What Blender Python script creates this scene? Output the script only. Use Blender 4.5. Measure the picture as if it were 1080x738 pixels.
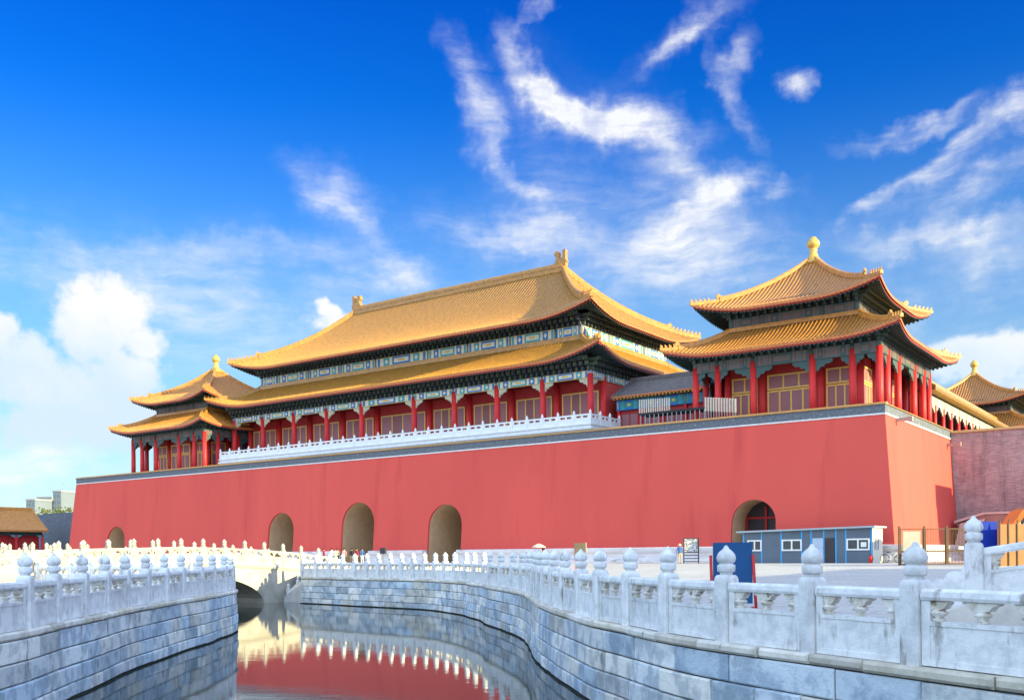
import bpy, bmesh, math, random
from mathutils import Vector, Matrix
from mathutils.geometry import tessellate_polygon
random.seed(7)
sc = bpy.context.scene
for o in list(bpy.data.objects):
    bpy.data.objects.remove(o)
C = sc.collection

# ------------------------------------------------------------------ camera
EYE = 1.294
FPX = 1040.0
ROLL = 0.00872
TH = 0.6265
AX = Vector((math.cos(TH), -math.sin(TH)))
AY = Vector((math.sin(TH), math.cos(TH)))
P0 = Vector((30.356, 79.957))
cam_d = bpy.data.cameras.new('camera')
cam = bpy.data.objects.new('camera', cam_d)
C.objects.link(cam)
sc.camera = cam
cam_d.sensor_fit = 'HORIZONTAL'
cam_d.sensor_width = 36.0
cam_d.lens = 36.0 * FPX / 1080.0
cam_d.shift_y = (583.54 - 369.0) / 1080.0
cam_d.clip_start = 0.1
cam_d.clip_end = 8000
right = Vector((math.cos(ROLL), 0, -math.sin(ROLL)))
up = Vector((math.sin(ROLL), 0, math.cos(ROLL)))
back = Vector((0, -1, 0))
cam.matrix_world = Matrix(((right.x, up.x, back.x, 0), (right.y, up.y, back.y, 0),
                           (right.z, up.z, back.z, EYE), (0, 0, 0, 1)))

# ------------------------------------------------------------------ sun and sky
SUN_EL = math.radians(12.3)
PHI = math.radians(2.5)
s2 = AX * math.cos(PHI) + AY * math.sin(PHI)
SUNDIR = Vector((s2.x * math.cos(SUN_EL), s2.y * math.cos(SUN_EL), math.sin(SUN_EL)))
sun_d = bpy.data.lights.new('sun', 'SUN')
sun_d.energy = 5.0
sun_d.angle = math.radians(0.5)
sun_d.color = (1.0, 0.88, 0.46)
sun = bpy.data.objects.new('sun', sun_d)
C.objects.link(sun)
sun.rotation_euler = SUNDIR.to_track_quat('Z', 'Y').to_euler()
sun.location = (60, 40, 60)

sc.view_settings.view_transform = 'Standard'
sc.view_settings.look = 'None'
sc.view_settings.gamma = 1
sc.view_settings.exposure = 1.08
sc.view_settings.use_curve_mapping = False

world = bpy.data.worlds.new('World')
sc.world = world
world.use_nodes = True
WN = world.node_tree
WN.nodes.clear()


class NT:
    """small helper to write node maths as code"""
    def __init__(s, tree):
        s.t = tree

    def node(s, kind, **kw):
        n = s.t.nodes.new(kind)
        for k, v in kw.items():
            setattr(n, k, v)
        return n

    def link(s, a, b):
        s.t.links.new(a, b)

    def put(s, sock, v):
        if hasattr(v, 'is_output') or isinstance(v, bpy.types.NodeSocket):
            s.link(v, sock)
        else:
            sock.default_value = v

    def m(s, op, a, b=None, c=None, clamp=False):
        n = s.node('ShaderNodeMath', operation=op, use_clamp=clamp)
        s.put(n.inputs[0], a)
        if b is not None:
            s.put(n.inputs[1], b)
        if c is not None:
            s.put(n.inputs[2], c)
        return n.outputs[0]

    def smooth(s, x, a, b):
        n = s.node('ShaderNodeMapRange', interpolation_type='SMOOTHSTEP')
        s.put(n.inputs[0], x)
        n.inputs[1].default_value = a
        n.inputs[2].default_value = b
        return n.outputs[0]

    def xyz(s, x, y, z):
        n = s.node('ShaderNodeCombineXYZ')
        for i, v in enumerate((x, y, z)):
            s.put(n.inputs[i], v)
        return n.outputs[0]

    def noise(s, vec, scale, detail=4, rough=.55, dist=0.0, out=0):
        n = s.node('ShaderNodeTexNoise')
        if vec is not None:
            s.link(vec, n.inputs['Vector'])
        n.inputs['Scale'].default_value = scale
        n.inputs['Detail'].default_value = detail
        n.inputs['Roughness'].default_value = rough
        n.inputs['Distortion'].default_value = dist
        return n.outputs[out]

    def mix(s, f, a, b, mode='MIX'):
        n = s.node('ShaderNodeMix', data_type='RGBA', blend_type=mode)
        s.put(n.inputs[0], f)
        for sock, v in ((n.inputs[6], a), (n.inputs[7], b)):
            if isinstance(v, bpy.types.NodeSocket):
                s.link(v, sock)
            else:
                sock.default_value = (v[0], v[1], v[2], 1)
        return n.outputs[2]

    def ramp(s, f, stops):
        n = s.node('ShaderNodeValToRGB')
        s.put(n.inputs[0], f)
        e = n.color_ramp.elements
        while len(e) < len(stops):
            e.new(0.5)
        for el, (p, c) in zip(e, stops):
            el.position = p
            el.color = (c[0], c[1], c[2], 1)
        return n.outputs[0]


def build_sky():
    n = NT(WN)
    tc = n.node('ShaderNodeTexCoord')
    sep = n.node('ShaderNodeSeparateXYZ')
    n.link(tc.outputs['Generated'], sep.inputs[0])
    dx, dy, dz = sep.outputs
    sky = n.node('ShaderNodeTexSky', sky_type='NISHITA')
    sky.sun_disc = False
    sky.sun_elevation = SUN_EL
    sky.sun_rotation = math.atan2(SUNDIR.x, SUNDIR.y)
    sky.altitude = 0
    sky.air_density = 1.0
    sky.dust_density = 0.4
    sky.ozone_density = 4.0
    # azimuth and elevation, in units close to the tangent of the angle
    az = n.m('ARCTAN2', dx, dy)
    el = n.m('ARCSINE', dz)
    # deep polarised blue: saturate the physical sky and let it fall off towards the zenith
    hsv = n.node('ShaderNodeHueSaturation')
    hsv.inputs['Saturation'].default_value = 1.25
    n.link(sky.outputs[0], hsv.inputs['Color'])
    grad = n.ramp(n.m('MULTIPLY', n.m('MAXIMUM', el, 0.0), 1.0), [
        (0.0, (1.06, 0.98, 1.0)), (0.12, (0.95, 1.06, 1.02)), (0.27, (0.60, .98, 1.22)),
        (0.40, (0.22, .78, 1.30)), (0.54, (0.05, .54, 1.24)), (1.0, (0.05, .46, 1.1))])
    col = n.mix(1.0, hsv.outputs[0], grad, 'MULTIPLY')
    # ---- clouds
    P = n.xyz(az, el, 0.0)
    w1 = n.noise(P, 5.0, 5, .6, 0, 1)
    ws = n.node('ShaderNodeVectorMath', operation='SUBTRACT')
    n.link(w1, ws.inputs[0])
    ws.inputs[1].default_value = (.5, .5, .5)

    def warped(amt):
        a = n.node('ShaderNodeVectorMath', operation='MULTIPLY_ADD')
        n.link(ws.outputs[0], a.inputs[0])
        a.inputs[1].default_value = (amt, amt, 0)
        n.link(P, a.inputs[2])
        return a.outputs[0]
    Wc = warped(0.10)

    def px2(px, py):
        x = (px - 540) / FPX
        z = (583.54 - py) / FPX
        x, z = x + z * ROLL, z - x * ROLL
        return math.atan2(x, 1.0), math.atan(z / math.hypot(x, 1.0))

    def ellipse(vec, px, py, a, b, ang=0.0):
        """1 at the centre, 0 on the rim, negative outside"""
        u, v = px2(px, py)
        mp = n.node('ShaderNodeMapping', vector_type='TEXTURE')
        mp.inputs['Location'].default_value = (u, v, 0)
        mp.inputs['Rotation'].default_value = (0, 0, math.radians(ang))
        mp.inputs['Scale'].default_value = (a / FPX, b / FPX, 1)
        n.link(vec, mp.inputs['Vector'])
        ln = n.node('ShaderNodeVectorMath', operation='LENGTH')
        n.link(mp.outputs[0], ln.inputs[0])
        return n.m('SUBTRACT', 1.0, ln.outputs['Value'])

    def union(lst):
        r = lst[0]
        for q in lst[1:]:
            r = n.m('SMOOTH_MAX', r, q, 0.12)
        return r
    # cumulus
    cums = [(120, 332, 46, 34), (104, 352, 54, 38), (150, 362, 40, 26), (130, 398, 60, 36), (20, 395, 60, 42), (62, 412, 70, 40),
            (-25, 350, 34, 20), (120, 440, 150, 40), (342, 337, 20, 13), (360, 350, 45, 20), (1062, 372, 70, 34),
            (1010, 372, 40, 25), (1110, 400, 80, 60), (260, 455, 90, 50)]
    body = union([ellipse(Wc, *c) for c in cums])
    fb = n.noise(P, 16.0, 8, .62)
    dens = n.m('ADD', body, n.m('MULTIPLY', n.m('SUBTRACT', fb, .52), 1.9))
    cum_a = n.smooth(dens, 0.02, 0.46)
    shade = n.smooth(n.m('ADD', n.m('SUBTRACT', el, .19), n.m('MULTIPLY', n.m('SUBTRACT', n.noise(P, 12.0, 5, .6), .5), .16)), -0.05, 0.06)
    cum_c = n.mix(shade, (.70, .85, 1.0), (1.02, 1.01, .99))
    # wisps of cirrus: each (px, py, half length, half width, angle, strength)
    wisp = [(500, 120, 60, 18, -62, .75), (545, 190, 60, 9, -40, .55), (550, 85, 50, 15, -55, .75), (630, 122, 110, 20, -8, .9),
            (600, 118, 60, 18, -25, .6), (690, 165, 80, 26, -50, .34), (752, 200, 46, 13, 22, .75), (620, 165, 130, 62, -25, .22), (730, 225, 26, 30, -60, .3), (735, 190, 60, 16, -55, .55),
            (725, 30, 85, 14, 22, .55), (715, 40, 50, 9, 18, .4), (783, 60, 34, 14, 50, .65), (775, 100, 50, 10, -70, .5),
            (846, 76, 19, 13, 15, .9), (570, 10, 40, 8, 50, .5), (960, 122, 70, 9, 8, .7), (1040, 150, 120, 17, 24, .55),
            (1050, 200, 120, 15, 18, .6), (1075, 112, 60, 15, 15, .5), (950, 190, 90, 9, 28, .6), (1000, 245, 150, 12, -3, .65),
            (1070, 262, 80, 20, 0, .6), (345, 200, 55, 26, -25, .6), (370, 235, 60, 10, -35, .35), (430, 292, 40, 16, -15, .6),
            (640, 250, 190, 40, -6, .55), (540, 245, 100, 16, -5, .5), (740, 285, 150, 50, 2, .5), (250, 275, 140, 14, 3, .35),
            (60, 300, 160, 40, -4, .45), (200, 330, 220, 60, 0, .35), (420, 330, 220, 60, 0, .4), (980, 320, 150, 60, 10, .35),
            (815, 198, 30, 12, 5, .5), (700, 240, 60, 18, 30, .5), (300, 262, 70, 12, 4, .3), (60, 470, 260, 70, 0, .45), (20, 490, 120, 16, 3, .5)]
    w2 = n.node('ShaderNodeVectorMath', operation='SUBTRACT')
    n.link(n.noise(P, 21.0, 7, .62, 0, 1), w2.inputs[0])
    w2.inputs[1].default_value = (.5, .5, .5)
    w3 = n.node('ShaderNodeVectorMath', operation='MULTIPLY_ADD')
    n.link(w2.outputs[0], w3.inputs[0])
    w3.inputs[1].default_value = (.055, .045, 0)
    n.link(warped(0.12), w3.inputs[2])
    Ww = w3.outputs[0]
    tots = [None, None]
    for (px, py, a, b, ang, st) in wisp:
        k = 1 if ang >= 4 else 0
        e = n.m('MULTIPLY', n.smooth(ellipse(Ww, px, py, a * 1.35, b * 1.7, ang), 0.0, 1.0), st)
        tots[k] = e if tots[k] is None else n.m('ADD', tots[k], e)
    parts = []
    for tot, ang, seed in ((tots[0], -34, 0.0), (tots[1], 20, 5.3)):
        st1 = n.node('ShaderNodeMapping')
        st1.inputs['Location'].default_value = (seed, seed * .7, 0)
        st1.inputs['Rotation'].default_value = (0, 0, math.radians(-ang))
        st1.inputs['Scale'].default_value = (1.0, 4.2, 1)
        n.link(warped(.05), st1.inputs['Vector'])
        fine = n.noise(st1.outputs[0], 17.0, 10, .62, .25)
        broad = n.noise(warped(.04), 8.0 + seed, 8, .62)
        thread = n.m('POWER', n.m('SUBTRACT', 1.0, n.m('ABSOLUTE', n.m('MULTIPLY_ADD', n.noise(st1.outputs[0], 8.0, 7, .6, .5), 4.0, -2.0)), clamp=True), 1.3)
        tex = n.m('ADD', n.m('MULTIPLY', n.smooth(fine, .32, .72), .55), n.m('MULTIPLY', thread, .50))
        tex = n.m('MULTIPLY', tex, n.m('MULTIPLY_ADD', n.smooth(broad, .34, .64), .85, .15))
        m_ = n.m('MINIMUM', tot, 1.15)
        # dense hearts stay white, the margins dissolve into threads
        parts.append(n.m('MULTIPLY', m_, n.m('ADD', tex, n.m('MULTIPLY', n.m('POWER', m_, 2.0), .34))))
    cir = n.m('MINIMUM', n.m('ADD', parts[0], parts[1]), 1.0)
    # the rest of the sky (behind and beside the photograph) carries unseen bright cloud, added to fill the shade
    away = n.smooth(n.m('ABSOLUTE', az), 0.66, 1.0)
    high = n.smooth(el, .62, .9)
    off = n.m('MAXIMUM', away, high)
    bank = n.smooth(n.noise(tc.outputs['Generated'], 2.6, 7, .58), .40, .60)
    off_a = n.m('MULTIPLY', off, n.m('MULTIPLY', bank, n.smooth(dz, -.02, .08)))
    a_c = n.m('MULTIPLY', cir, .95, clamp=True)
    hz = n.m('MULTIPLY', n.smooth(el, .44, .02), .40)
    # cloud brightness follows the physical strength of the background below
    K = 4.9
    def bright(c):
        v = n.node('ShaderNodeVectorMath', operation='SCALE')
        if isinstance(c, bpy.types.NodeSocket):
            n.link(c, v.inputs[0])
        else:
            v.inputs[0].default_value = c
        v.inputs['Scale'].default_value = K
        return v.outputs[0]
    col = n.mix(hz, col, bright((.66, .84, 1.0)))
    col = n.mix(a_c, col, bright((.97, .985, 1.0)))
    col = n.mix(n.m('MULTIPLY', cum_a, .96), col, bright(cum_c))
    col = n.mix(n.m('MULTIPLY', off_a, .9), col, bright((2.15, 2.7, 3.3)))
    bg = n.node('ShaderNodeBackground')
    bg.inputs['Strength'].default_value = 0.10
    n.link(col, bg.inputs['Color'])
    out = n.node('ShaderNodeOutputWorld')
    n.link(bg.outputs[0], out.inputs['Surface'])


build_sky()

# ------------------------------------------------------------------ materials
MATS = {}


def mat(name, color, color2=None, scale=3.0, mixlo=.35, mixhi=.7, rough=.7, bump=0.0, bscale=30.0, coord='Object',
        stretch=(1, 1, 1), rnd=0.0, detail=5, stain=None, stain_scale=1.2, stain_lo=.55, stain_hi=.75, stain_stretch=(1, 1, 1),
        spec=.3, metal=0.0, attr=None, ior=1.45, bdist=.02):
    m = bpy.data.materials.new(name)
    m.use_nodes = True
    t = m.node_tree
    b = t.nodes['Principled BSDF']
    n = NT(t)
    tc = n.node('ShaderNodeTexCoord')
    mp = n.node('ShaderNodeMapping')
    mp.inputs['Scale'].default_value = stretch
    n.link(tc.outputs[coord], mp.inputs[0])
    v = mp.outputs[0]
    oi = n.node('ShaderNodeObjectInfo')
    if rnd:
        sh = n.node('ShaderNodeVectorMath', operation='ADD')
        n.link(v, sh.inputs[0])
        n.link(n.xyz(n.m('MULTIPLY', oi.outputs['Random'], 37.0), n.m('MULTIPLY', oi.outputs['Random'], 11.0), 0.0), sh.inputs[1])
        v = sh.outputs[0]
    if color2 is None:
        color2 = tuple(c * .8 for c in color)
    f = n.smooth(n.noise(v, scale, detail, .6), mixlo, mixhi)
    col = n.mix(f, color, color2)
    if attr:
        at = n.node('ShaderNodeAttribute')
        at.attribute_name = attr
        col = n.mix(1.0, col, at.outputs['Color'], 'MULTIPLY')
    if stain:
        mp2 = n.node('ShaderNodeMapping')
        mp2.inputs['Scale'].default_value = stain_stretch
        n.link(v, mp2.inputs[0])
        f2 = n.smooth(n.noise(mp2.outputs[0], stain_scale, 6, .62), stain_lo, stain_hi)
        col = n.mix(f2, col, stain)
    if rnd:
        k = n.m('ADD', n.m('MULTIPLY', oi.outputs['Random'], rnd), 1.0 - rnd * .5)
        vm = n.node('ShaderNodeVectorMath', operation='SCALE')
        n.link(col, vm.inputs[0])
        n.link(k, vm.inputs['Scale'])
        col = vm.outputs[0]
    n.link(col, b.inputs['Base Color'])
    b.inputs['Roughness'].default_value = rough
    b.inputs['Specular IOR Level'].default_value = spec
    b.inputs['Metallic'].default_value = metal
    b.inputs['IOR'].default_value = ior
    if bump:
        bn = n.node('ShaderNodeBump')
        bn.inputs['Strength'].default_value = bump
        bn.inputs['Distance'].default_value = bdist
        n.link(n.noise(v, bscale, 9, .68), bn.inputs['Height'])
        n.link(bn.outputs[0], b.inputs['Normal'])
    MATS[name] = m
    return m


mat('red_wall', (.71, .100, .078), (.63, .086, .070), scale=.10, mixlo=.3, mixhi=.72, rough=.9, bump=.3, bscale=3.0, stretch=(1, 1, .35), detail=9,
    stain=(.58, .072, .064), stain_scale=.22, stain_lo=.52, stain_hi=.76, stain_stretch=(2.2, 2.2, .5))
mat('red_column', (.68, .035, .035), (.58, .030, .030), scale=2.0, rough=.45, rnd=.15)
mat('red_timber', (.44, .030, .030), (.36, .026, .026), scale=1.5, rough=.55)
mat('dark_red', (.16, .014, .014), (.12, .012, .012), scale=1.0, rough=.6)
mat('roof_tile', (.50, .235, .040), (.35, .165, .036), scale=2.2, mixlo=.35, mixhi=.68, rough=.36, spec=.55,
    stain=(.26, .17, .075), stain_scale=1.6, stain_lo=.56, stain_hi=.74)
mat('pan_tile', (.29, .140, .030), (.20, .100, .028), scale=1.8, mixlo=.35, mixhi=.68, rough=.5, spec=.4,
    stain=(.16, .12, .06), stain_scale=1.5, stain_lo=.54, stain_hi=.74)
mat('roof_tile_warm', (.60, .245, .043), (.42, .175, .04), scale=2.4, mixlo=.35, mixhi=.68, rough=.38, spec=.5,
    stain=(.26, .14, .065), stain_scale=1.8, stain_lo=.56, stain_hi=.74)
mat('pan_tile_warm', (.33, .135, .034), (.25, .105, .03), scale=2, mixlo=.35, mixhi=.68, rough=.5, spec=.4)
mat('tile_end', (.60, .20, .06), (.50, .13, .05), scale=4, rough=.45)
mat('rafter_red', (.42, .05, .035), (.30, .04, .03), scale=3, rough=.6)
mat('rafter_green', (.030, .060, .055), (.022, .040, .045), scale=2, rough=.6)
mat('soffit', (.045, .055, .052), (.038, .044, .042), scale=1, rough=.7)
mat('bracket_green', (.085, .125, .085), (.065, .085, .065), scale=2, rough=.55)
mat('bracket_blue', (.070, .085, .115), (.055, .065, .085), scale=2, rough=.55)
mat('bracket_gold', (.50, .38, .16), (.38, .28, .13), scale=3, rough=.5)
mat('paint_blue', (.025, .15, .46), (.03, .20, .46), scale=3, rough=.5)
mat('paint_cyan', (.05, .36, .42), (.06, .30, .36), scale=3, rough=.5)
mat('paint_green', (.04, .30, .22), (.05, .24, .20), scale=3, rough=.5)
mat('paint_cream', (.72, .68, .54), (.62, .58, .46), scale=4, rough=.5)
mat('paint_gold', (.70, .46, .12), (.60, .38, .10), scale=4, rough=.4)
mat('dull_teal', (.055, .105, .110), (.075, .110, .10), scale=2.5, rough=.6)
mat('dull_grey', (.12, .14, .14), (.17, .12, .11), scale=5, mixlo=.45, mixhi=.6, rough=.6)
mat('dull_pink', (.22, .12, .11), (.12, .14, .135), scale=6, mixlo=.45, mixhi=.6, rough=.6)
mat('window_gold', (.78, .46, .12), (.68, .39, .10), scale=3, rough=.45)
mat('grey_brick', (.15, .165, .19), (.11, .125, .15), scale=4.5, mixlo=.4, mixhi=.62, rough=.9, bump=.4, bscale=12,
    stain=(.42, .43, .45), stain_scale=3.2, stain_lo=.60, stain_hi=.68, stain_stretch=(1, 1, 1.6))
mat('dark_brick', (.15, .18, .23), (.11, .13, .17), scale=1.2, rough=.9, bump=.3, bscale=6,
    stain=(.13, .145, .165), stain_scale=.5, stain_lo=.55, stain_hi=.7)
mat('brown_brick', (.33, .26, .25), (.20, .155, .155), scale=.35, mixlo=.35, mixhi=.7, rough=.95, bump=.4, bscale=5, stretch=(1, 1, .45),
    stain=(.085, .07, .07), stain_scale=1.1, stain_lo=.54, stain_hi=.72, stain_stretch=(1, 1, .22))
mat('white_line', (.74, .72, .70), (.62, .60, .58), scale=3, rough=.8)
mat('arch_lining', (.62, .42, .25), (.54, .36, .21), scale=1.5, rough=.9, bump=.2, bscale=8)
mat('marble_far', (.50, .46, .40), (.38, .35, .30), scale=1.3, rough=.65)
mat('marble', (.84, .845, .84), (.64, .65, .655), scale=4.5, mixlo=.38, mixhi=.68, rough=.6, bump=.6, bscale=26, rnd=.14, detail=8,
    stain=(.34, .32, .29), stain_scale=3.4, stain_lo=.57, stain_hi=.74, stain_stretch=(1.6, 1.6, .4))
mat('marble_stained', (.80, .77, .70), (.58, .52, .43), scale=7, mixlo=.42, mixhi=.66, rough=.75, bump=.7, bscale=24, rnd=.2,
    stain=(.22, .17, .12), stain_scale=6.5, stain_lo=.56, stain_hi=.68)
mat('marble_clean', (.86, .86, .85), (.76, .76, .76), scale=2.0, rough=.6)
mat('marble_old', (.52, .47, .40), (.38, .34, .28), scale=3.5, mixlo=.38, mixhi=.68, rough=.75, bump=.5, bscale=20, rnd=.15,
    stain=(.34, .27, .18), stain_scale=2.6, stain_lo=.56, stain_hi=.74)
mat('curb_stone', (.82, .79, .72), (.62, .59, .52), scale=3, rough=.8, bump=.8, bscale=14, attr='tint',
    stain=(.20, .18, .15), stain_scale=2.6, stain_lo=.60, stain_hi=.74)
mat('block_stone', (.84, .85, .84), (.52, .57, .61), scale=2.2, mixlo=.43, mixhi=.60, rough=.85, bump=1.0, bscale=5, bdist=.05, attr='tint', detail=9,
    stain=(.30, .30, .30), stain_scale=2.4, stain_lo=.60, stain_hi=.72, stain_stretch=(1, 1, .45))
mat('mortar', (.10, .095, .09), (.055, .05, .045), scale=4, rough=.95)
mat('slime', (.030, .034, .022), (.015, .016, .012), scale=6, rough=.9)
mat('grey_tile', (.17, .15, .145), (.12, .105, .105), scale=2, rough=.75, stain=(.25, .19, .13), stain_scale=1.5)
mat('shed_panel', (.115, .145, .19), (.10, .13, .17), scale=.8, rough=.45)
mat('shed_cream', (.70, .68, .58), (.62, .60, .52), scale=.8, rough=.5)
mat('shed_roof', (.40, .46, .50), (.34, .40, .44), scale=1.5, rough=.5)
mat('cyan_trim', (.05, .36, .72), (.05, .32, .64), scale=2, rough=.4)
mat('white_frame', (.78, .79, .78), (.70, .71, .70), scale=3, rough=.4)
mat('door_dark', (.055, .045, .050), (.045, .038, .042), scale=2, rough=.5)
mat('door_pale', (.42, .50, .62), (.38, .46, .58), scale=2, rough=.4)
mat('sign_blue', (.012, .085, .24), (.012, .075, .21), scale=1.5, rough=.45)
mat('post_red', (.62, .04, .04), (.52, .035, .035), scale=3, rough=.4)
mat('board_brown', (.13, .10, .075), (.10, .08, .06), scale=3, rough=.6)
mat('board_frame', (.05, .05, .055), (.04, .04, .045), scale=3, rough=.5)
mat('board_paper', (.60, .60, .60), (.16, .16, .17), scale=9, mixlo=.48, mixhi=.54, rough=.6)
mat('metal_brown', (.13, .075, .04), (.10, .055, .03), scale=3, rough=.5)
mat('cream_panel', (.40, .36, .29), (.35, .31, .25), scale=2, rough=.6)
mat('hoarding_blue', (.006, .035, .34), (.006, .03, .30), scale=1, rough=.45)
mat('fence_ochre', (.34, .15, .055), (.28, .125, .05), scale=1.2, rough=.6)
mat('orange_paint', (.46, .15, .03), (.40, .13, .03), scale=2, rough=.4)
mat('ramp_stone', (.36, .20, .17), (.27, .15, .13), scale=.8, rough=.9, bump=.4, bscale=5)
mat('ramp_stone_lit', (.60, .44, .40), (.52, .38, .35), scale=1, rough=.85)  # ramp stone where sun falls: its lit pink is put into the colour
mat('spout_stone', (.40, .34, .30), (.30, .25, .22), scale=3, rough=.8)
mat('city_wall_pale', (.30, .32, .34), (.25, .27, .29), scale=.1, rough=.8)
mat('city_wall_grey', (.17, .20, .24), (.15, .18, .21), scale=.1, rough=.8)
mat('city_glass', (.10, .14, .18), (.14, .18, .22), scale=.3, rough=.15, spec=.6)
mat('leaf_light', (.16, .17, .030), (.09, .12, .022), scale=2, rough=.7)
mat('leaf_dark', (.055, .085, .022), (.035, .06, .016), scale=2, rough=.7)
mat('bark', (.08, .06, .045), (.06, .045, .035), scale=4, rough=.9)
mat('skin', (.50, .30, .21), (.46, .27, .19), scale=4, rough=.6)
mat('hair', (.02, .016, .014), (.015, .012, .01), scale=4, rough=.5)
for nm, c in dict(cloth_red=(.50, .04, .05), cloth_white=(.72, .72, .72), cloth_dark=(.03, .03, .04), cloth_blue=(.05, .12, .36),
                  cloth_tan=(.45, .34, .22), cloth_pink=(.60, .24, .28)).items():
    mat(nm, c, tuple(q * .85 for q in c), scale=6, rough=.85)
mat('parasol_cream', (.72, .60, .40), (.66, .55, .37), scale=3, rough=.7)
mat('rubber', (.02, .02, .02), (.025, .025, .025), scale=3, rough=.7)
mat('bike_white', (.70, .72, .74), (.66, .68, .70), scale=3, rough=.35)
mat('extinguisher_red', (.60, .02, .02), (.55, .02, .02), scale=3, rough=.3)
mat('steel', (.32, .33, .34), (.26, .27, .28), scale=3, rough=.4, metal=.6)
mat('deck_dark', (.035, .035, .04), (.03, .03, .035), scale=3, rough=.7)
mat('rail_cream', (.58, .50, .42), (.50, .43, .36), scale=3, rough=.6)


def glass_mat():
    m = mat('window_glass', (.035, .045, .055), (.05, .06, .07), scale=1, rough=.06, spec=.8)
    return m


glass_mat()


def lattice_mat(name, wood, pane, scale, thr=.5):
    """carved lattice in front of paper or glass: a regular net of small holes"""
    m = bpy.data.materials.new(name)
    m.use_nodes = True
    n = NT(m.node_tree)
    b = m.node_tree.nodes['Principled BSDF']
    tc = n.node('ShaderNodeTexCoord')
    sep = n.node('ShaderNodeSeparateXYZ')
    n.link(tc.outputs['Object'], sep.inputs[0])
    xx = n.m('ADD', sep.outputs[0], sep.outputs[1])
    zz = sep.outputs[2]
    a = n.m('MULTIPLY', n.m('ADD', xx, zz), scale)
    c = n.m('MULTIPLY', n.m('SUBTRACT', xx, zz), scale)
    hole = n.m('MULTIPLY', n.m('SINE', a), n.m('SINE', c))
    f = n.smooth(n.m('ABSOLUTE', hole), .18, .34)
    col = n.mix(f, wood, pane)
    n.link(col, b.inputs['Base Color'])
    b.inputs['Roughness'].default_value = .55
    b.inputs['Specular IOR Level'].default_value = .2
    MATS[name] = m


lattice_mat('lattice', (.36, .045, .045), (.30, .20, .22), 15.0)
lattice_mat('lattice_plain', (.22, .045, .045), (.30, .15, .16), 15.0)


def paver_mat():
    m = bpy.data.materials.new('paving')
    m.use_nodes = True
    n = NT(m.node_tree)
    b = m.node_tree.nodes['Principled BSDF']
    tc = n.node('ShaderNodeTexCoord')
    mp = n.node('ShaderNodeMapping')
    mp.inputs['Rotation'].default_value = (0, 0, TH)
    n.link(tc.outputs['Object'], mp.inputs[0])
    br = n.node('ShaderNodeTexBrick')
    n.link(mp.outputs[0], br.inputs['Vector'])
    br.inputs['Scale'].default_value = 1.0
    br.inputs['Brick Width'].default_value = 1.2
    br.inputs['Row Height'].default_value = .6
    br.inputs['Mortar Size'].default_value = .018
    br.inputs['Color1'].default_value = (.60, .57, .52, 1)
    br.inputs['Color2'].default_value = (.50, .475, .44, 1)
    br.inputs['Mortar'].default_value = (.16, .155, .15, 1)
    f = n.smooth(n.noise(mp.outputs[0], .35, 5, .6), .35, .7)
    col = n.mix(n.m('MULTIPLY', f, .45), br.outputs['Color'], (.40, .385, .36))
    n.link(col, b.inputs['Base Color'])
    b.inputs['Roughness'].default_value = .8
    bn = n.node('ShaderNodeBump')
    bn.inputs['Strength'].default_value = .35
    bn.inputs['Distance'].default_value = .01
    n.link(n.noise(mp.outputs[0], 6, 4), bn.inputs['Height'])
    n.link(bn.outputs[0], b.inputs['Normal'])
    MATS['paving'] = m


paver_mat()


def brown_wall_mat():
    m = bpy.data.materials.new('brown_brick')
    m.use_nodes = True
    n = NT(m.node_tree)
    b = m.node_tree.nodes['Principled BSDF']
    tc = n.node('ShaderNodeTexCoord')
    sep = n.node('ShaderNodeSeparateXYZ')
    n.link(tc.outputs['Object'], sep.inputs[0])
    v = n.xyz(n.m('ADD', sep.outputs[0], sep.outputs[1]), sep.outputs[2], 0.0)
    br = n.node('ShaderNodeTexBrick')
    n.link(v, br.inputs['Vector'])
    br.inputs['Scale'].default_value = 1.0
    br.inputs['Brick Width'].default_value = .52
    br.inputs['Row Height'].default_value = .15
    br.inputs['Mortar Size'].default_value = .012
    br.inputs['Color1'].default_value = (.50, .39, .38, 1)
    br.inputs['Color2'].default_value = (.36, .28, .28, 1)
    br.inputs['Mortar'].default_value = (.26, .21, .21, 1)
    mp = n.node('ShaderNodeMapping')
    mp.inputs['Scale'].default_value = (1, 1, .16)
    n.link(tc.outputs['Object'], mp.inputs[0])
    f1 = n.smooth(n.noise(mp.outputs[0], .9, 8, .65), .42, .68)
    f2 = n.smooth(n.noise(tc.outputs['Object'], .55, 8, .65), .50, .66)
    f3 = n.smooth(n.noise(tc.outputs['Object'], 2.2, 8, .7), .60, .70)
    c = n.mix(n.m('MULTIPLY', f1, .75), br.outputs['Color'], (.19, .15, .155))
    c = n.mix(n.m('MULTIPLY', f2, .55), c, (.54, .43, .42))
    c = n.mix(n.m('MULTIPLY', f3, .8), c, (.12, .10, .105))
    n.link(c, b.inputs['Base Color'])
    b.inputs['Roughness'].default_value = .95
    bn = n.node('ShaderNodeBump')
    bn.inputs['Strength'].default_value = .8
    bn.inputs['Distance'].default_value = .04
    n.link(n.m('ADD', br.outputs['Fac'], n.noise(tc.outputs['Object'], 5, 6)), bn.inputs['Height'])
    n.link(bn.outputs[0], b.inputs['Normal'])
    MATS['brown_brick'] = m


brown_wall_mat()


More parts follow.
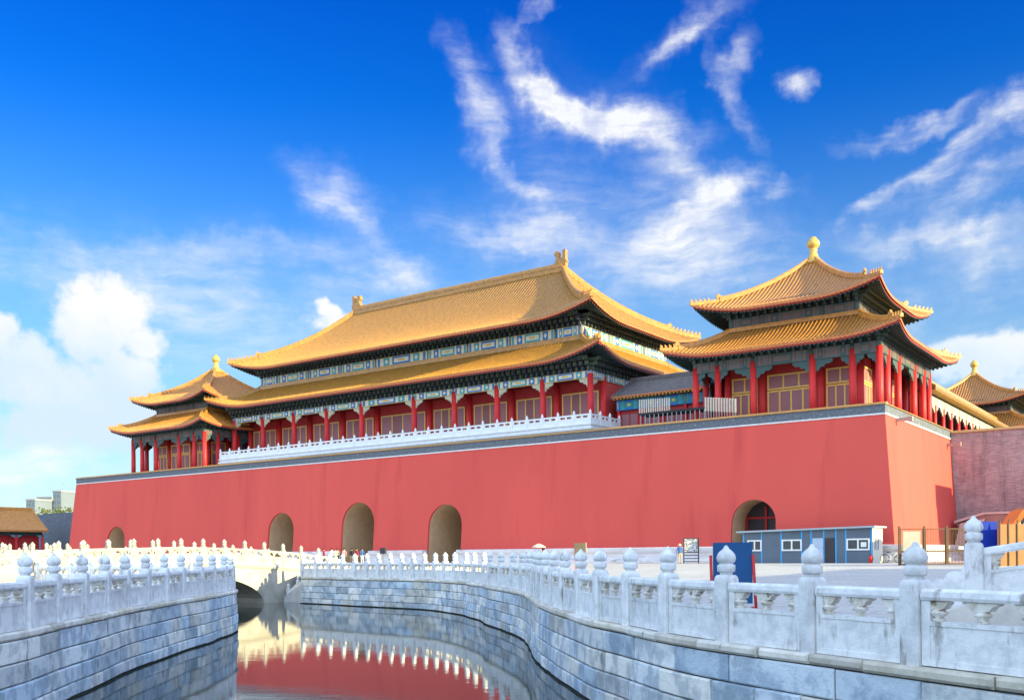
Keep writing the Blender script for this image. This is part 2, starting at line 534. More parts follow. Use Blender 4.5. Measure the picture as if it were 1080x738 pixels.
def water_mat():
    m = bpy.data.materials.new('river_water')
    m.use_nodes = True
    n = NT(m.node_tree)
    b = m.node_tree.nodes['Principled BSDF']
    b.inputs['Base Color'].default_value = (.018, .034, .032, 1)
    b.inputs['Roughness'].default_value = .03
    b.inputs['IOR'].default_value = 1.40
    tc = n.node('ShaderNodeTexCoord')
    mp = n.node('ShaderNodeMapping')
    mp.inputs['Scale'].default_value = (.7, 1.6, 1)
    n.link(tc.outputs['Object'], mp.inputs[0])
    h = n.m('ADD', n.m('MULTIPLY', n.noise(mp.outputs[0], 1.6, 3, .5), 1.0), n.m('MULTIPLY', n.noise(mp.outputs[0], 6.0, 3, .55), .28))
    calm = n.smooth(n.noise(tc.outputs['Object'], .09, 2), .35, .7)
    bn = n.node('ShaderNodeBump')
    n.link(n.m('MULTIPLY_ADD', calm, .014, .008), bn.inputs['Strength'])
    bn.inputs['Distance'].default_value = .12
    n.link(h, bn.inputs['Height'])
    n.link(bn.outputs[0], b.inputs['Normal'])
    MATS['river_water'] = m


water_mat()


# ------------------------------------------------------------------ mesh builder
class MB:
    def __init__(s):
        s.v = []
        s.f = []
        s.mi = []
        s.sm = []
        s.mats = []
        s.tint = None

    def mid(s, m):
        if m not in s.mats:
            s.mats.append(m)
        return s.mats.index(m)

    def face(s, pts, m, smooth=False):
        i = len(s.v)
        s.v += [tuple(p) for p in pts]
        s.f.append(tuple(range(i, i + len(pts))))
        s.mi.append(s.mid(m))
        s.sm.append(smooth)
        if s.tint is not None:
            s.tint.append(s.cur)

    def idx(s, verts, faces, m, smooth=False):
        i = len(s.v)
        s.v += [tuple(p) for p in verts]
        k = s.mid(m)
        for f in faces:
            s.f.append(tuple(i + q for q in f))
            s.mi.append(k)
            s.sm.append(smooth)
            if s.tint is not None:
                s.tint.append(s.cur)

    def box(s, x0, x1, y0, y1, z0, z1, m, xf=None):
        v = [(x0, y0, z0), (x1, y0, z0), (x1, y1, z0), (x0, y1, z0), (x0, y0, z1), (x1, y0, z1), (x1, y1, z1), (x0, y1, z1)]
        if xf:
            v = [tuple(xf(Vector(p))) for p in v]
        s.idx(v, [(0, 3, 2, 1), (4, 5, 6, 7), (0, 1, 5, 4), (1, 2, 6, 5), (2, 3, 7, 6), (3, 0, 4, 7)], m)

    def chbox(s, x0, x1, y0, y1, z0, z1, c, m):
        """box with chamfered vertical and top edges"""
        def ring(d, z):
            e = c - d
            return [(x0 + e + d, y0 + d, z), (x1 - e - d, y0 + d, z), (x1 - d, y0 + e + d, z), (x1 - d, y1 - e - d, z),
                    (x1 - e - d, y1 - d, z), (x0 + e + d, y1 - d, z), (x0 + d, y1 - e - d, z), (x0 + d, y0 + e + d, z)]
        r = ring(0, z0) + ring(0, z1 - c) + ring(c * .99, z1)
        fs = []
        for k in range(2):
            for i in range(8):
                j = (i + 1) % 8
                fs.append((k * 8 + i, k * 8 + j, k * 8 + 8 + j, k * 8 + 8 + i))
        fs.append(tuple(range(16, 24)))
        fs.append(tuple(range(7, -1, -1)))
        s.idx(r, fs, m)

    def prism(s, poly, a, b, m, plane='xz'):
        """extrude a 2-D polygon from a to b along the third axis"""
        def P(p, t):
            return (p[0], t, p[1]) if plane == 'xz' else ((p[0], p[1], t) if plane == 'xy' else (t, p[0], p[1]))
        n = len(poly)
        v = [P(p, a) for p in poly] + [P(p, b) for p in poly]
        i0 = len(s.v)
        tri = tessellate_polygon([[Vector((p[0], p[1], 0)) for p in poly]])
        fs = [tuple(t) for t in tri] + [tuple(n + q for q in reversed(t)) for t in tri]
        fs += [(i, (i + 1) % n, n + (i + 1) % n, n + i) for i in range(n)]
        s.idx(v, fs, m)

    def lathe(s, prof, m, n=14, o=(0, 0, 0), smooth=True, square=0.0):
        v = []
        for (r, z) in prof:
            for k in range(n):
                a = 2 * math.pi * (k + .5) / n
                v.append((o[0] + r * math.cos(a), o[1] + r * math.sin(a), o[2] + z))
        fs = []
        for i in range(len(prof) - 1):
            for k in range(n):
                j = (k + 1) % n
                fs.append((i * n + k, i * n + j, (i + 1) * n + j, (i + 1) * n + k))
        fs.append(tuple(range(n - 1, -1, -1)))
        fs.append(tuple((len(prof) - 1) * n + k for k in range(n)))
        s.idx(v, fs, m, smooth)

    def tube(s, pts, r, m, n=6):
        pts = [Vector(p) for p in pts]
        v = []
        for i, p in enumerate(pts):
            d = (pts[min(i + 1, len(pts) - 1)] - pts[max(i - 1, 0)]).normalized()
            a = d.cross(Vector((0, 0, 1)))
            if a.length < .01:
                a = Vector((1, 0, 0))
            a.normalize()
            b = a.cross(d)
            rr = r[i] if isinstance(r, (list, tuple)) else r
            for k in range(n):
                t = 2 * math.pi * k / n
                v.append(p + a * math.cos(t) * rr + b * math.sin(t) * rr)
        fs = []
        for i in range(len(pts) - 1):
            for k in range(n):
                j = (k + 1) % n
                fs.append((i * n + k, (i + 1) * n + k, (i + 1) * n + j, i * n + j))
        fs.append(tuple(range(n)))
        fs.append(tuple((len(pts) - 1) * n + k for k in reversed(range(n))))
        s.idx(v, fs, m, True)

    def sweep(s, pts, w, h, m, z0=0.0):
        """rectangular ridge section swept along pts"""
        pts = [Vector(p) for p in pts]
        v = []
        for i, p in enumerate(pts):
            d = pts[min(i + 1, len(pts) - 1)] - pts[max(i - 1, 0)]
            d.z = 0
            d.normalize()
            a = Vector((-d.y, d.x, 0))
            for (q, z) in ((-w / 2, z0), (-w / 2, h * .75), (-w * .28, h), (w * .28, h), (w / 2, h * .75), (w / 2, z0)):
                v.append(p + a * q + Vector((0, 0, z)))
        fs = []
        for i in range(len(pts) - 1):
            for k in range(6):
                j = (k + 1) % 6
                fs.append((i * 6 + k, i * 6 + j, (i + 1) * 6 + j, (i + 1) * 6 + k))
        fs.append(tuple(range(5, -1, -1)))
        fs.append(tuple((len(pts) - 1) * 6 + k for k in range(6)))
        s.idx(v, fs, m)

    def mesh(s, name, off=(0, 0, 0)):
        me = bpy.data.meshes.new(name)
        me.from_pydata([(p[0] - off[0], p[1] - off[1], p[2] - off[2]) for p in s.v], [], s.f)
        for k in s.mats:
            me.materials.append(MATS[k])
        me.polygons.foreach_set('material_index', s.mi)
        me.polygons.foreach_set('use_smooth', s.sm)
        if s.tint is not None:
            at = me.color_attributes.new('tint', 'FLOAT_COLOR', 'CORNER')
            d = []
            for p, t in zip(me.polygons, s.tint):
                for _ in range(p.loop_total):
                    d += [t[0], t[1], t[2], 1.0]
            at.data.foreach_set('color', d)
        me.update()
        return me

    def build(s, name, parent=None, off=(0, 0, 0)):
        o = bpy.data.objects.new(name, s.mesh(name, off))
        C.objects.link(o)
        o.parent = parent
        return o


def put(name, me, parent, loc=(0, 0, 0), rz=0.0, scale=None):
    o = bpy.data.objects.new(name, me)
    C.objects.link(o)
    o.parent = parent
    o.location = loc
    o.rotation_euler = (0, 0, rz)
    if scale:
        o.scale = scale
    return o


def tag(o, label=None, cat=None, group=None, kind=None):
    if label:
        o['label'] = label
    if cat:
        o['category'] = cat
    if group:
        o['group'] = group
    if kind:
        o['kind'] = kind
    return o


def G(u, v, z=0.0):
    p = P0 + AX * u + AY * v
    return Vector((p.x, p.y, z))


def thing(name, label, cat, loc, rz=0.0, group=None):
    o = bpy.data.objects.new(name, None)
    o.empty_display_size = .5
    C.objects.link(o)
    o.location = loc
    o.rotation_euler = (0, 0, rz)
    return tag(o, label, cat, group)


def gthing(name, label, cat, u, v, z=0.0, group=None):
    return thing(name, label, cat, G(u, v, z), -TH, group)


def kids(o):
    return KIDS.get(o.name, [])


def copy_tree(o, parent=None):
    c = o.copy()
    C.objects.link(c)
    c.parent = parent
    for ch in list(o.children):
        copy_tree(ch, c)
    return c


def smoothpath(pts, sub=8):
    """Catmull-Rom through 2-D points"""
    P = [Vector(p) for p in pts]
    out = []
    for i in range(len(P) - 1):
        a = P[max(i - 1, 0)]
        b, c = P[i], P[i + 1]
        d = P[min(i + 2, len(P) - 1)]
        for k in range(sub):
            t = k / sub
            out.append(.5 * ((2 * b) + (c - a) * t + (2 * a - 5 * b + 4 * c - d) * t * t + (3 * b - a - 3 * c + d) * t ** 3))
    out.append(P[-1])
    return out


WATER_Z = -1.62
# ------------------------------------------------------------------ river course
# posts of the two bank balustrades, in plan (metres)
right_posts = [(6.9, 6.4), (6.2, 8.0), (5.38, 9.65), (4.60, 11.25), (3.88, 12.75), (3.11, 14.32), (2.53, 15.98), (2.13, 17.75), (1.72, 19.25),
               (1.47, 21.05), (1.22, 22.8), (1.04, 24.4), (.88, 26.0), (.79, 27.7), (.74, 29.4), (.70, 31.1), (.60, 32.8), (.38, 34.6),
               (.05, 36.3), (-.42, 38.6), (-.90, 40.6), (-1.20, 43.0), (-1.72, 45.0), (-2.18, 47.0), (-2.82, 48.6), (-3.38, 50.0), (-3.98, 51.2), (-4.62, 52.2), (-5.3, 52.9), (-6.0, 53.6),
               (-6.7, 54.3), (-7.45, 55.0), (-8.2, 55.7), (-9.0, 56.5), (-9.85, 57.4), (-10.8, 58.4), (-11.75, 59.3), (-12.8, 60.3)]
left_posts = [(-8.1, 11.4), (-8.45, 13.1), (-8.7, 14.8), (-8.86, 16.5), (-8.98, 18.18), (-9.30, 20.0), (-9.47, 21.7), (-9.76, 23.6), (-10.02, 25.5), (-10.12, 27.2),
              (-10.24, 29.0), (-10.35, 30.8), (-10.34, 32.6), (-10.50, 34.5), (-10.62, 36.3), (-10.78, 37.7), (-11.10, 39.0)]
BR_U = [-28.4, -45.5, -62.0]       # bridge axes along the facade
BR_W = [5.2, 5.2, 8.0]
V_S, V_N = -39.6, -56.6            # river banks at the bridges
# ------------------------------------------------------------------ ground with the river cut out
nb = [(-11.9, 40.2), (-13.2, 41.0)]
north_line = [G(u, V_N).xy for u in (-13.5, -17, -21, -25.8)]
rp = smoothpath(right_posts, 4)
lp = smoothpath(left_posts + nb + [tuple(p) for p in north_line], 4)


def build_ground():
    south_far = [G(-25.8, V_S).xy, G(-60, V_S).xy, G(-260, V_S).xy]
    north_far = [G(-260, V_N).xy, G(-60, V_N).xy]
    start_r = [Vector((30, -44)), Vector((14, -9)), Vector((8.6, 2.8))]
    start_l = [Vector((-7.5, 8)), Vector((-7.0, 2.8)), Vector((-5, -9)), Vector((5, -52))]
    hole = start_r + rp + south_far + north_far + list(reversed(lp)) + start_l
    R = 4000
    outer = [Vector((R * math.cos(a), R * math.sin(a))) for a in [2 * math.pi * k / 48 for k in range(48)]]
    loops = [[Vector((p.x, p.y, 0)) for p in outer], [Vector((p.x, p.y, 0)) for p in hole]]
    tri = tessellate_polygon(loops)
    flat = loops[0] + loops[1]
    mb = MB()
    fs = []
    for t in tri:
        a, b, c = (flat[i] for i in t)
        if (b - a).cross(c - a).z < 0:
            t = (t[0], t[2], t[1])
        fs.append(tuple(t))
    mb.idx(flat, fs, 'paving')
    g = mb.build('ground')
    tag(g, 'grey stone paved courtyard floor', None, None, 'structure')
    g['kind'] = 'structure'
    del g['label']
    # gentle rise of the plaza towards the gate
    mb = MB()
    nu, nv = 40, 14
    V = []
    for j in range(nv + 1):
        v = -36 + j * (45.0 / nv)
        f = min(max((v + 36) / 28.0, 0), 1)
        f = f * f * (3 - 2 * f)
        for i in range(nu + 1):
            u = -190 + i * (240.0 / nu)
            p = G(u, v)
            V.append((p.x, p.y, .004 + .32 * f))
    F = [(j * (nu + 1) + i, j * (nu + 1) + i + 1, (j + 1) * (nu + 1) + i + 1, (j + 1) * (nu + 1) + i) for j in range(nv) for i in range(nu)]
    mb.idx(V, F, 'paving', True)
    tag(mb.build('plaza'), kind='structure')
    mb = MB()
    mb.face([(-330, -70, WATER_Z), (70, -70, WATER_Z), (70, 260, WATER_Z), (-330, 260, WATER_Z)], 'river_water')
    tag(mb.build('river_water'), kind='structure')


build_ground()


# ------------------------------------------------------------------ river walls of cut stone
def river_wall(name, label, path, side, seed, z_bot=WATER_Z - .6, base_v=None):
    """path: dense 2-D line; side=+1 when the river lies to the left of the path direction"""
    rnd = random.Random(seed)
    pts = path
    L = [0.0]
    for a, b in zip(pts, pts[1:]):
        L.append(L[-1] + (b - a).length)
    tot = L[-1]

    def at(sv):
        sv = min(max(sv, 0.0), tot)
        k = 0
        lo, hi = 0, len(L) - 2
        while lo < hi:
            md = (lo + hi + 1) // 2
            if L[md] <= sv:
                lo = md
            else:
                hi = md - 1
        k = lo
        t = (sv - L[k]) / max(L[k + 1] - L[k], 1e-6)
        p = pts[k].lerp(pts[k + 1], t)
        a = pts[max(k - 1, 0)]
        b = pts[min(k + 2, len(pts) - 1)]
        d = (b - a).normalized()
        n = Vector((-d.y, d.x)) * side
        return p, n
    root = thing(name, label, 'stone wall', (pts[len(pts) // 2].x, pts[len(pts) // 2].y, 0))
    off = (root.location.x, root.location.y, 0)

    def course(mb, z0, z1, out, lmin, lmax, cham, depth, jit, m, tints):
        sv = -rnd.random() * .5
        while sv < tot:
            ln = rnd.uniform(lmin, lmax)
            a, b = max(sv, 0), min(sv + ln, tot)
            sv += ln
            if b - a < .1:
                continue
            a += .006 + rnd.random() * .006
            b -= .006 + rnd.random() * .006
            o = out + rnd.uniform(-jit, jit)
            mb.cur = rnd.choice(tints)
            k = rnd.uniform(.82, 1.08)
            mb.cur = tuple(c * k for c in mb.cur)
            zz0, zz1 = z0 + .006 + rnd.uniform(0, .007), z1 - .006 - rnd.uniform(0, .009)
            st = [a, a + cham] + [a + cham + (b - a - 2 * cham) * i / max(1, int((b - a) / .5)) for i in range(1, max(1, int((b - a) / .5)))] + [b - cham, b]
            rows = []
            for i, q in enumerate(st):
                p, n = at(q)
                e = cham if i in (0, len(st) - 1) else 0.0
                c2 = cham
                sec = [(-depth, zz0), (o - c2 - e * .2, zz0), (o - e, zz0 + c2), (o - e, zz1 - c2), (o - c2 - e * .2, zz1), (-depth, zz1)]
                rows.append([(p.x + n.x * d, p.y + n.y * d, z) for d, z in sec])
            vs = [q for r in rows for q in r]
            fs = []
            for i in range(len(rows) - 1):
                for j in range(6):
                    jj = (j + 1) % 6
                    f = (i * 6 + j, i * 6 + jj, (i + 1) * 6 + jj, (i + 1) * 6 + j)
                    fs.append(f if side < 0 else f[::-1])
            e0 = tuple(range(6))
            e1 = tuple((len(rows) - 1) * 6 + j for j in range(6))
            fs.append(e0[::-1] if side < 0 else e0)
            fs.append(e1 if side < 0 else e1[::-1])
            mb.idx(vs, fs, m)
    mb = MB()
    mb.tint = []
    pale = [(1.0, 1.0, 1.0), (.94, .98, 1.02), (.80, .88, .96), (1.05, 1.03, .98), (.70, .82, .94), (.64, .73, .80), (.92, .95, .97), (1.1, 1.09, 1.06), (.86, .82, .74), (.72, .82, .92), (.78, .80, .80), (1.0, .97, .90)]
    zc = [-.16, -.56, -.94, -1.30, WATER_Z + .03]
    lens = [(1.3, 2.1), (.8, 1.6), (.7, 1.5), (.6, 1.4)]
    for k in range(4):
        course(mb, zc[k + 1], zc[k], .17 + .018 * k, lens[k][0], lens[k][1], .022, .35, .020, 'block_stone', pale)
    mb.build('stone_course', root, off)
    mb = MB()
    mb.tint = []
    course(mb, -.155, .0, .21, .9, 1.9, .035, .24, .018, 'curb_stone', [(1, 1, 1), (.92, .88, .80), (.85, .82, .78), (1.05, 1.03, 1.0)])
    mb.build('curb', root, off)
    # dark bedding behind the joints and the wet foot at the water line
    mb = MB()
    n = max(8, int(tot / .5))
    rows = [at(tot * i / n) for i in range(n + 1)]
    for (p, q), (p2, q2) in zip(rows, rows[1:]):
        a = [p + q * .13, p2 + q2 * .13]
        f = [(a[0].x, a[0].y, z_bot), (a[1].x, a[1].y, z_bot), (a[1].x, a[1].y, -.02), (a[0].x, a[0].y, -.02)]
        mb.face(f if side < 0 else f[::-1], 'mortar')
    mb.build('mortar_bed', root, off)
    mb = MB()
    for i, ((p, q), (p2, q2)) in enumerate(zip(rows, rows[1:])):
        d0, d1 = .235 + .03 * math.sin(i * 1.7), .235 + .03 * math.sin((i + 1) * 1.7)
        zt = WATER_Z + .022
        a, b = p + q * d0, p2 + q2 * d1
        f = [(a.x, a.y, z_bot), (b.x, b.y, z_bot), (b.x, b.y, zt), (a.x, a.y, zt)]
        mb.face(f if side < 0 else f[::-1], 'slime')
        c, e = p + q * .1, p2 + q2 * .1
        f = [(a.x, a.y, zt), (b.x, b.y, zt), (e.x, e.y, zt), (c.x, c.y, zt)]
        mb.face(f if side < 0 else f[::-1], 'slime')
    mb.build('footing', root, off)
    return root


south_tail = [G(-22.9, V_S - .9).xy]
river_wall('river_wall', 'pale blue grey stone block river wall curving along the right bank', rp, 1, 3)
river_wall('river_wall', 'stone block river wall under the shaded balustrade of the left bank', lp, -1, 5)
river_wall('river_wall', 'stone river wall far left between the first two arched bridges', [G(u, V_S).xy for u in (-31.2, -34, -38, -42.7)], 1, 8)

# ------------------------------------------------------------------ marble balustrades
def post_mesh(name, h=1.39, lo=False, m='marble'):
    mb = MB()
    k = h / 1.39
    w = .135
    c = .026
    V = []
    rings = [(-.02, 1.0), (.875, 1.0), (.905, .985), (.932, .93), (.952, .84), (.962, .74)]
    for z, q in rings:
        a, b = w * q, (w - c) * q
        V += [(p[0], p[1], z * k) for p in ((b, -a), (a, -b), (a, b), (b, a), (-b, a), (-a, b), (-a, -b), (-b, -a))]
    F = [(i * 8 + j, i * 8 + (j + 1) % 8, (i + 1) * 8 + (j + 1) % 8, (i + 1) * 8 + j) for i in range(len(rings) - 1) for j in range(8)]
    mb.idx(V, F + [tuple(range(len(V) - 8, len(V)))], m)
    n = 8 if lo else 20
    # waisted ring of lotus petals, pointed bud
    prof = [(.098, .955), (.092, .985), (.096, .998), (.122, 1.006), (.130, 1.022), (.131, 1.088), (.124, 1.108), (.100, 1.118), (.096, 1.130),
            (.116, 1.142), (.132, 1.162), (.1385, 1.19), (.138, 1.22), (.128, 1.255), (.106, 1.288), (.078, 1.314), (.052, 1.334), (.037, 1.352), (.031, 1.370), (.020, 1.384), (.006, 1.39)]
    if lo:
        prof = [prof[i] for i in (0, 2, 4, 5, 7, 8, 10, 12, 14, 16, 18, 20)]
    mb.lathe([(r, z * k) for r, z in prof], m, n)
    return mb.mesh(name)


def panel_mesh(L, name, dz=0.0, lo=False, m='marble', H=.86):
    """solid slab below, hand rail above, vase shaped supports between; dz = rise over its length"""
    mb = MB()
    m2 = 'marble_stained' if m == 'marble' else m
    t = .075
    hl = L / 2
    k = H / .86
    zb, zo, zr = 0.0, .50 * k, .735 * k

    def cut(p0, p1):
        return [p0, p1]
    # slab with a shallow sunken field on both faces, dark strip in the joint at both ends
    if not lo:
        for sg in (-1, 1):
            mb.box(min(sg * (hl + .002), sg * (hl + .03)), max(sg * (hl + .002), sg * (hl + .03)), -t * .6, t * .6, .0, zr + .05, 'mortar')
    mb.box(-hl, hl, -t, t, .0, .07, m)
    mb.box(-hl, hl, -t + .014, t - .014, .07, .45 * k, m)
    mb.box(-hl, hl, -t, t, .45 * k, zo, m)
    mb.box(-hl, -hl + .10, -t, t, .07, .45 * k, m)
    mb.box(hl - .10, hl, -t, t, .07, .45 * k, m)
    # end stiles
    mb.box(-hl, -hl + .105, -t, t, zo, zr, m)
    mb.box(hl - .105, hl, -t, t, zo, zr, m)
    # hand rail
    rail = [(-t - .012, zr), (-t - .022, zr + .035), (-t - .010, zr + .095 * k), (-t + .03, zr + .125 * k), (t - .03, zr + .125 * k), (t + .010, zr + .095 * k), (t + .022, zr + .035), (t + .012, zr)]
    mb.prism(rail, -hl, hl, m, 'yz')
    # cloud brackets and vases
    n = 6 if lo else 12
    for c, half in ((0.0, 0), (-hl + .16, 1), (hl - .16, -1)):
        cloud = [(-.19, zr), (-.185, zr - .035), (-.13, zr - .055), (-.10, zr - .095), (-.05, zr - .11), (.05, zr - .11), (.10, zr - .095), (.13, zr - .055), (.185, zr - .035), (.19, zr)]
        if half:
            cloud = [(max(min(x, .15), -.15) * .9, z) for x, z in cloud]
        mb.prism([(c + x, z + .004) for x, z in cloud], -t * .72, t * .72, m2, 'xz')
        if half == 0 or not lo:
            mb.lathe([(.052, zo - .005), (.070, zo + .02), (.040, zo + .045), (.088, zo + .085), (.088, zo + .10), (.055, zo + .13)], m2, n, (c, 0, 0))
    if dz:
        mb.v = [(x, y, z + dz * x / L) for x, y, z in mb.v]
    return mb.mesh(name)


POST = post_mesh('post_near')
POST_LO = post_mesh('post_far', lo=True)
POST_OLD = post_mesh('post_old', lo=True, m='marble_old')
PANEL = panel_mesh(1.32, 'panel_near')
PANEL_LO = panel_mesh(1.32, 'panel_far', lo=True)


def balustrade(label, pts, lo_from=0, group=None, skip_last_panel=False):
    root = thing('marble_balustrade', label, 'balustrade', (pts[len(pts) // 2][0], pts[len(pts) // 2][1], 0), 0, group)
    ox, oy = root.location.x, root.location.y
    P = [Vector((p[0], p[1])) for p in pts]
    rr = random.Random(len(pts))
    for i, p in enumerate(P):
        d = P[min(i + 1, len(P) - 1)] - P[max(i - 1, 0)]
        put('post', POST if i < lo_from else POST_LO, root, (p.x - ox, p.y - oy, rr.uniform(-.008, .008)), math.atan2(d.y, d.x) + rr.uniform(-.015, .015))
    for i, (a, b) in enumerate(zip(P, P[1:])):
        d = b - a
        gap = d.length - .290
        c = (a + b) / 2
        put('panel', PANEL if i < lo_from else PANEL_LO, root, (c.x - ox, c.y - oy, rr.uniform(-.006, .006)), math.atan2(d.y, d.x), (gap / 1.32, 1, 1))
    return root


balustrade('long white marble balustrade curving along the right bank of the river', right_posts, 22)
nbank = [tuple(p) for p in north_line]
lpn = left_posts + [(-12.0, 40.2), (-13.3, 41.0)] + [tuple(G(u, V_N).xy) for u in (-14.6, -16.2, -17.8, -19.4, -21.0, -22.6, -24.2, -25.7)]
balustrade('white marble balustrade in blue shade along the left bank', lpn, 17)
balustrade('marble balustrade on the far bank between the first two bridges', [tuple(G(u, V_S).xy) for u in (-31.4, -33.0, -34.6, -36.2, -37.8, -39.4, -41.0, -42.6)])
balustrade('marble balustrade on the far bank between the second and third bridges', [tuple(G(u, V_S).xy) for u in (-48.5, -50.1, -51.7, -53.3, -54.9, -56.5, -57.6)])


# ------------------------------------------------------------------ the arched marble bridges
def bridge(label, u, w, z_top=1.0):
    vc = (V_S + V_N) / 2
    root = gthing('marble_bridge', label, 'bridge', u, vc, 0, 'arched marble bridges over the river')
    hw = w / 2
    half = 14.0

    def deck(y):
        k = abs(y) / half
        return max(0.006, z_top * (1 - k * k * .98) - .02)
    N = 56
    ys = [-half + 2 * half * i / N for i in range(N + 1)]
    sp, rise = 5.75, 1.85

    def soffit(y):
        if abs(y) < sp:
            return WATER_Z + rise * math.sqrt(max(0, 1 - (y / sp) ** 2))
        return WATER_Z - .6
    ys = sorted(set(ys + [-sp, sp] + [sp * math.sin(a) for a in [math.pi / 2 * k / 10 for k in range(-10, 11)]]))
    mb = MB()
    for y0, y1 in zip(ys, ys[1:]):
        a0, a1 = deck(y0), deck(y1)
        inside = abs((y0 + y1) / 2) < sp
        b0, b1 = (soffit(y0), soffit(y1)) if inside else ((WATER_Z - .6,) * 2)
        if abs((y0 + y1) / 2) > 8.6:
            b0 = b1 = -.3
        for x, fl in ((-hw, 1), (hw, 0)):
            f = [(x, y0, b0), (x, y1, b1), (x, y1, a1), (x, y0, a0)]
            mb.face(f[::-1] if fl else f, 'marble_far')
        mb.face([(-hw, y0, a0), (hw, y0, a0), (hw, y1, a1), (-hw, y1, a1)], 'paving')
        if inside:
            mb.face([(-hw, y0, b0), (-hw, y1, b1), (hw, y1, b1), (hw, y0, b0)], 'marble_far', True)
    mb.build('bridge_body', root)
    # raised ring of arch stones and deck edge moulding, on both faces
    for sx in (-1, 1):
        mb = MB()
        x0, x1 = sx * hw, sx * (hw + .09)
        A = [math.pi * k / 28 for k in range(29)]
        for a, b in zip(A, A[1:]):
            q = [(sp * math.cos(t), WATER_Z + rise * math.sin(t)) for t in (a, b)]
            r = [((sp + .5) * math.cos(t), WATER_Z + (rise + .36) * math.sin(t)) for t in (a, b)]
            poly = [q[0], r[0], r[1], q[1]]
            mb.prism([(p[0], p[1]) for p in poly], x0, x1, 'marble_far', 'yz')
        mb.build('arch_ring', root)
        mb = MB()
        ee = [y for y in ys if abs(y) < 12.6]
        for y0, y1 in zip(ee, ee[1:]):
            for zt, dp, o in ((-.02, .16, .16), (-.18, .10, .10)):
                poly = [(y0, deck(y0) + zt - dp), (y1, deck(y1) + zt - dp), (y1, deck(y1) + zt), (y0, deck(y0) + zt)]
                mb.prism(poly, sx * (hw + .003), sx * (hw + o), 'marble_far', 'yz')
        mb.build('deck_moulding', root)
    st = 1.5
    n = int(12.6 / st)
    meshes = {}
    for sx in (-1, 1):
        x = sx * (hw - .14)
        pts = [(k * st) for k in range(-n, n + 1)]
        for y in pts:
            put('post', POST_OLD, root, (x, y, deck(y) - .02), 0)
        for k in range(-n, n):
            y0, y1 = k * st, (k + 1) * st
            if k not in meshes:
                meshes[k] = panel_mesh(st - .26, 'panel_slope', deck(y1) - deck(y0), True, 'marble_old')
            put('panel', meshes[k], root, (x, (y0 + y1) / 2, (deck(y0) + deck(y1)) / 2 - .01), math.pi / 2)
        # drum stone that closes the rail
        mb = MB()
        for sgn in (-1, 1):
            y = sgn * (n * st + .13)
            poly = [(y, 0), (y, .80), (y + sgn * .25, .78), (y + sgn * .45, .62), (y + sgn * .62, .45), (y + sgn * .85, .40), (y + sgn * 1.0, .2), (y + sgn * 1.1, 0)]
            mb.prism([(a, b + deck(y)) for a, b in poly], x - .07, x + .07, 'marble_old', 'yz')
        mb.build('drum_stone', root)
    return root


bridge('sunlit marble bridge whose round arch shows beyond the left bank', BR_U[0], BR_W[0])
bridge('second marble bridge, its sunlit posts behind the first arched bridge', BR_U[1], BR_W[1])
bridge('wide marble bridge farthest left below the small yellow roofed gallery', BR_U[2], BR_W[2], 1.1)

# stepped coping that goes down to the water beside the first bridge
def water_stair():
    root = gthing('stair_parapet', 'small stepped marble parapet going down to the water beside the arched bridge', 'parapet', -24.0, V_S - 1.0, 0)
    mb = MB()
    poly = [(1.7, WATER_Z - .3), (1.7, .30), (1.2, .22), (-1.6, -1.28), (-1.75, WATER_Z - .3)]
    mb.prism(poly, -.22, .22, 'block_stone_plain', 'xz')
    mb.build('slope_wall', root)
    pm = post_mesh('post_small', 0.8, True)
    for x in (1.35, .4, -.55, -1.45):
        z = -.05 + (x - 1.2) * .535 + .22
        put('post', pm, root, (x, 0, z), 0, (.8, .8, 1))
    for a, b in ((1.35, .4), (.4, -.55), (-.55, -1.45)):
        za, zb = (-.05 + (q - 1.2) * .535 + .22 for q in (a, b))
        mb = MB()
        mb.prism([(b + .1, zb), (a - .1, za), (a - .1, za + .34), (b + .1, zb + .34)], -.06, .06, 'marble', 'xz')
        mb.build('panel', root)


mat('block_stone_plain', (.60, .61, .62), (.44, .45, .47), scale=1.6, rough=.8, bump=.6, bscale=9)
water_stair()

# ------------------------------------------------------------------ red fortress wall of the gate
ARCH = [(-107.6, 4.45, 5.71), (-72.2, 4.7, 6.59), (-59.0, 5.2, 7.38), (-45.9, 4.7, 6.68), (-11.0, 4.05, 5.82)]
ZC = 13.30
U_L, V_B = -119.05, 98.0


def wall_y(z):
    return -1.0 * (12.35 - z) / 11.85


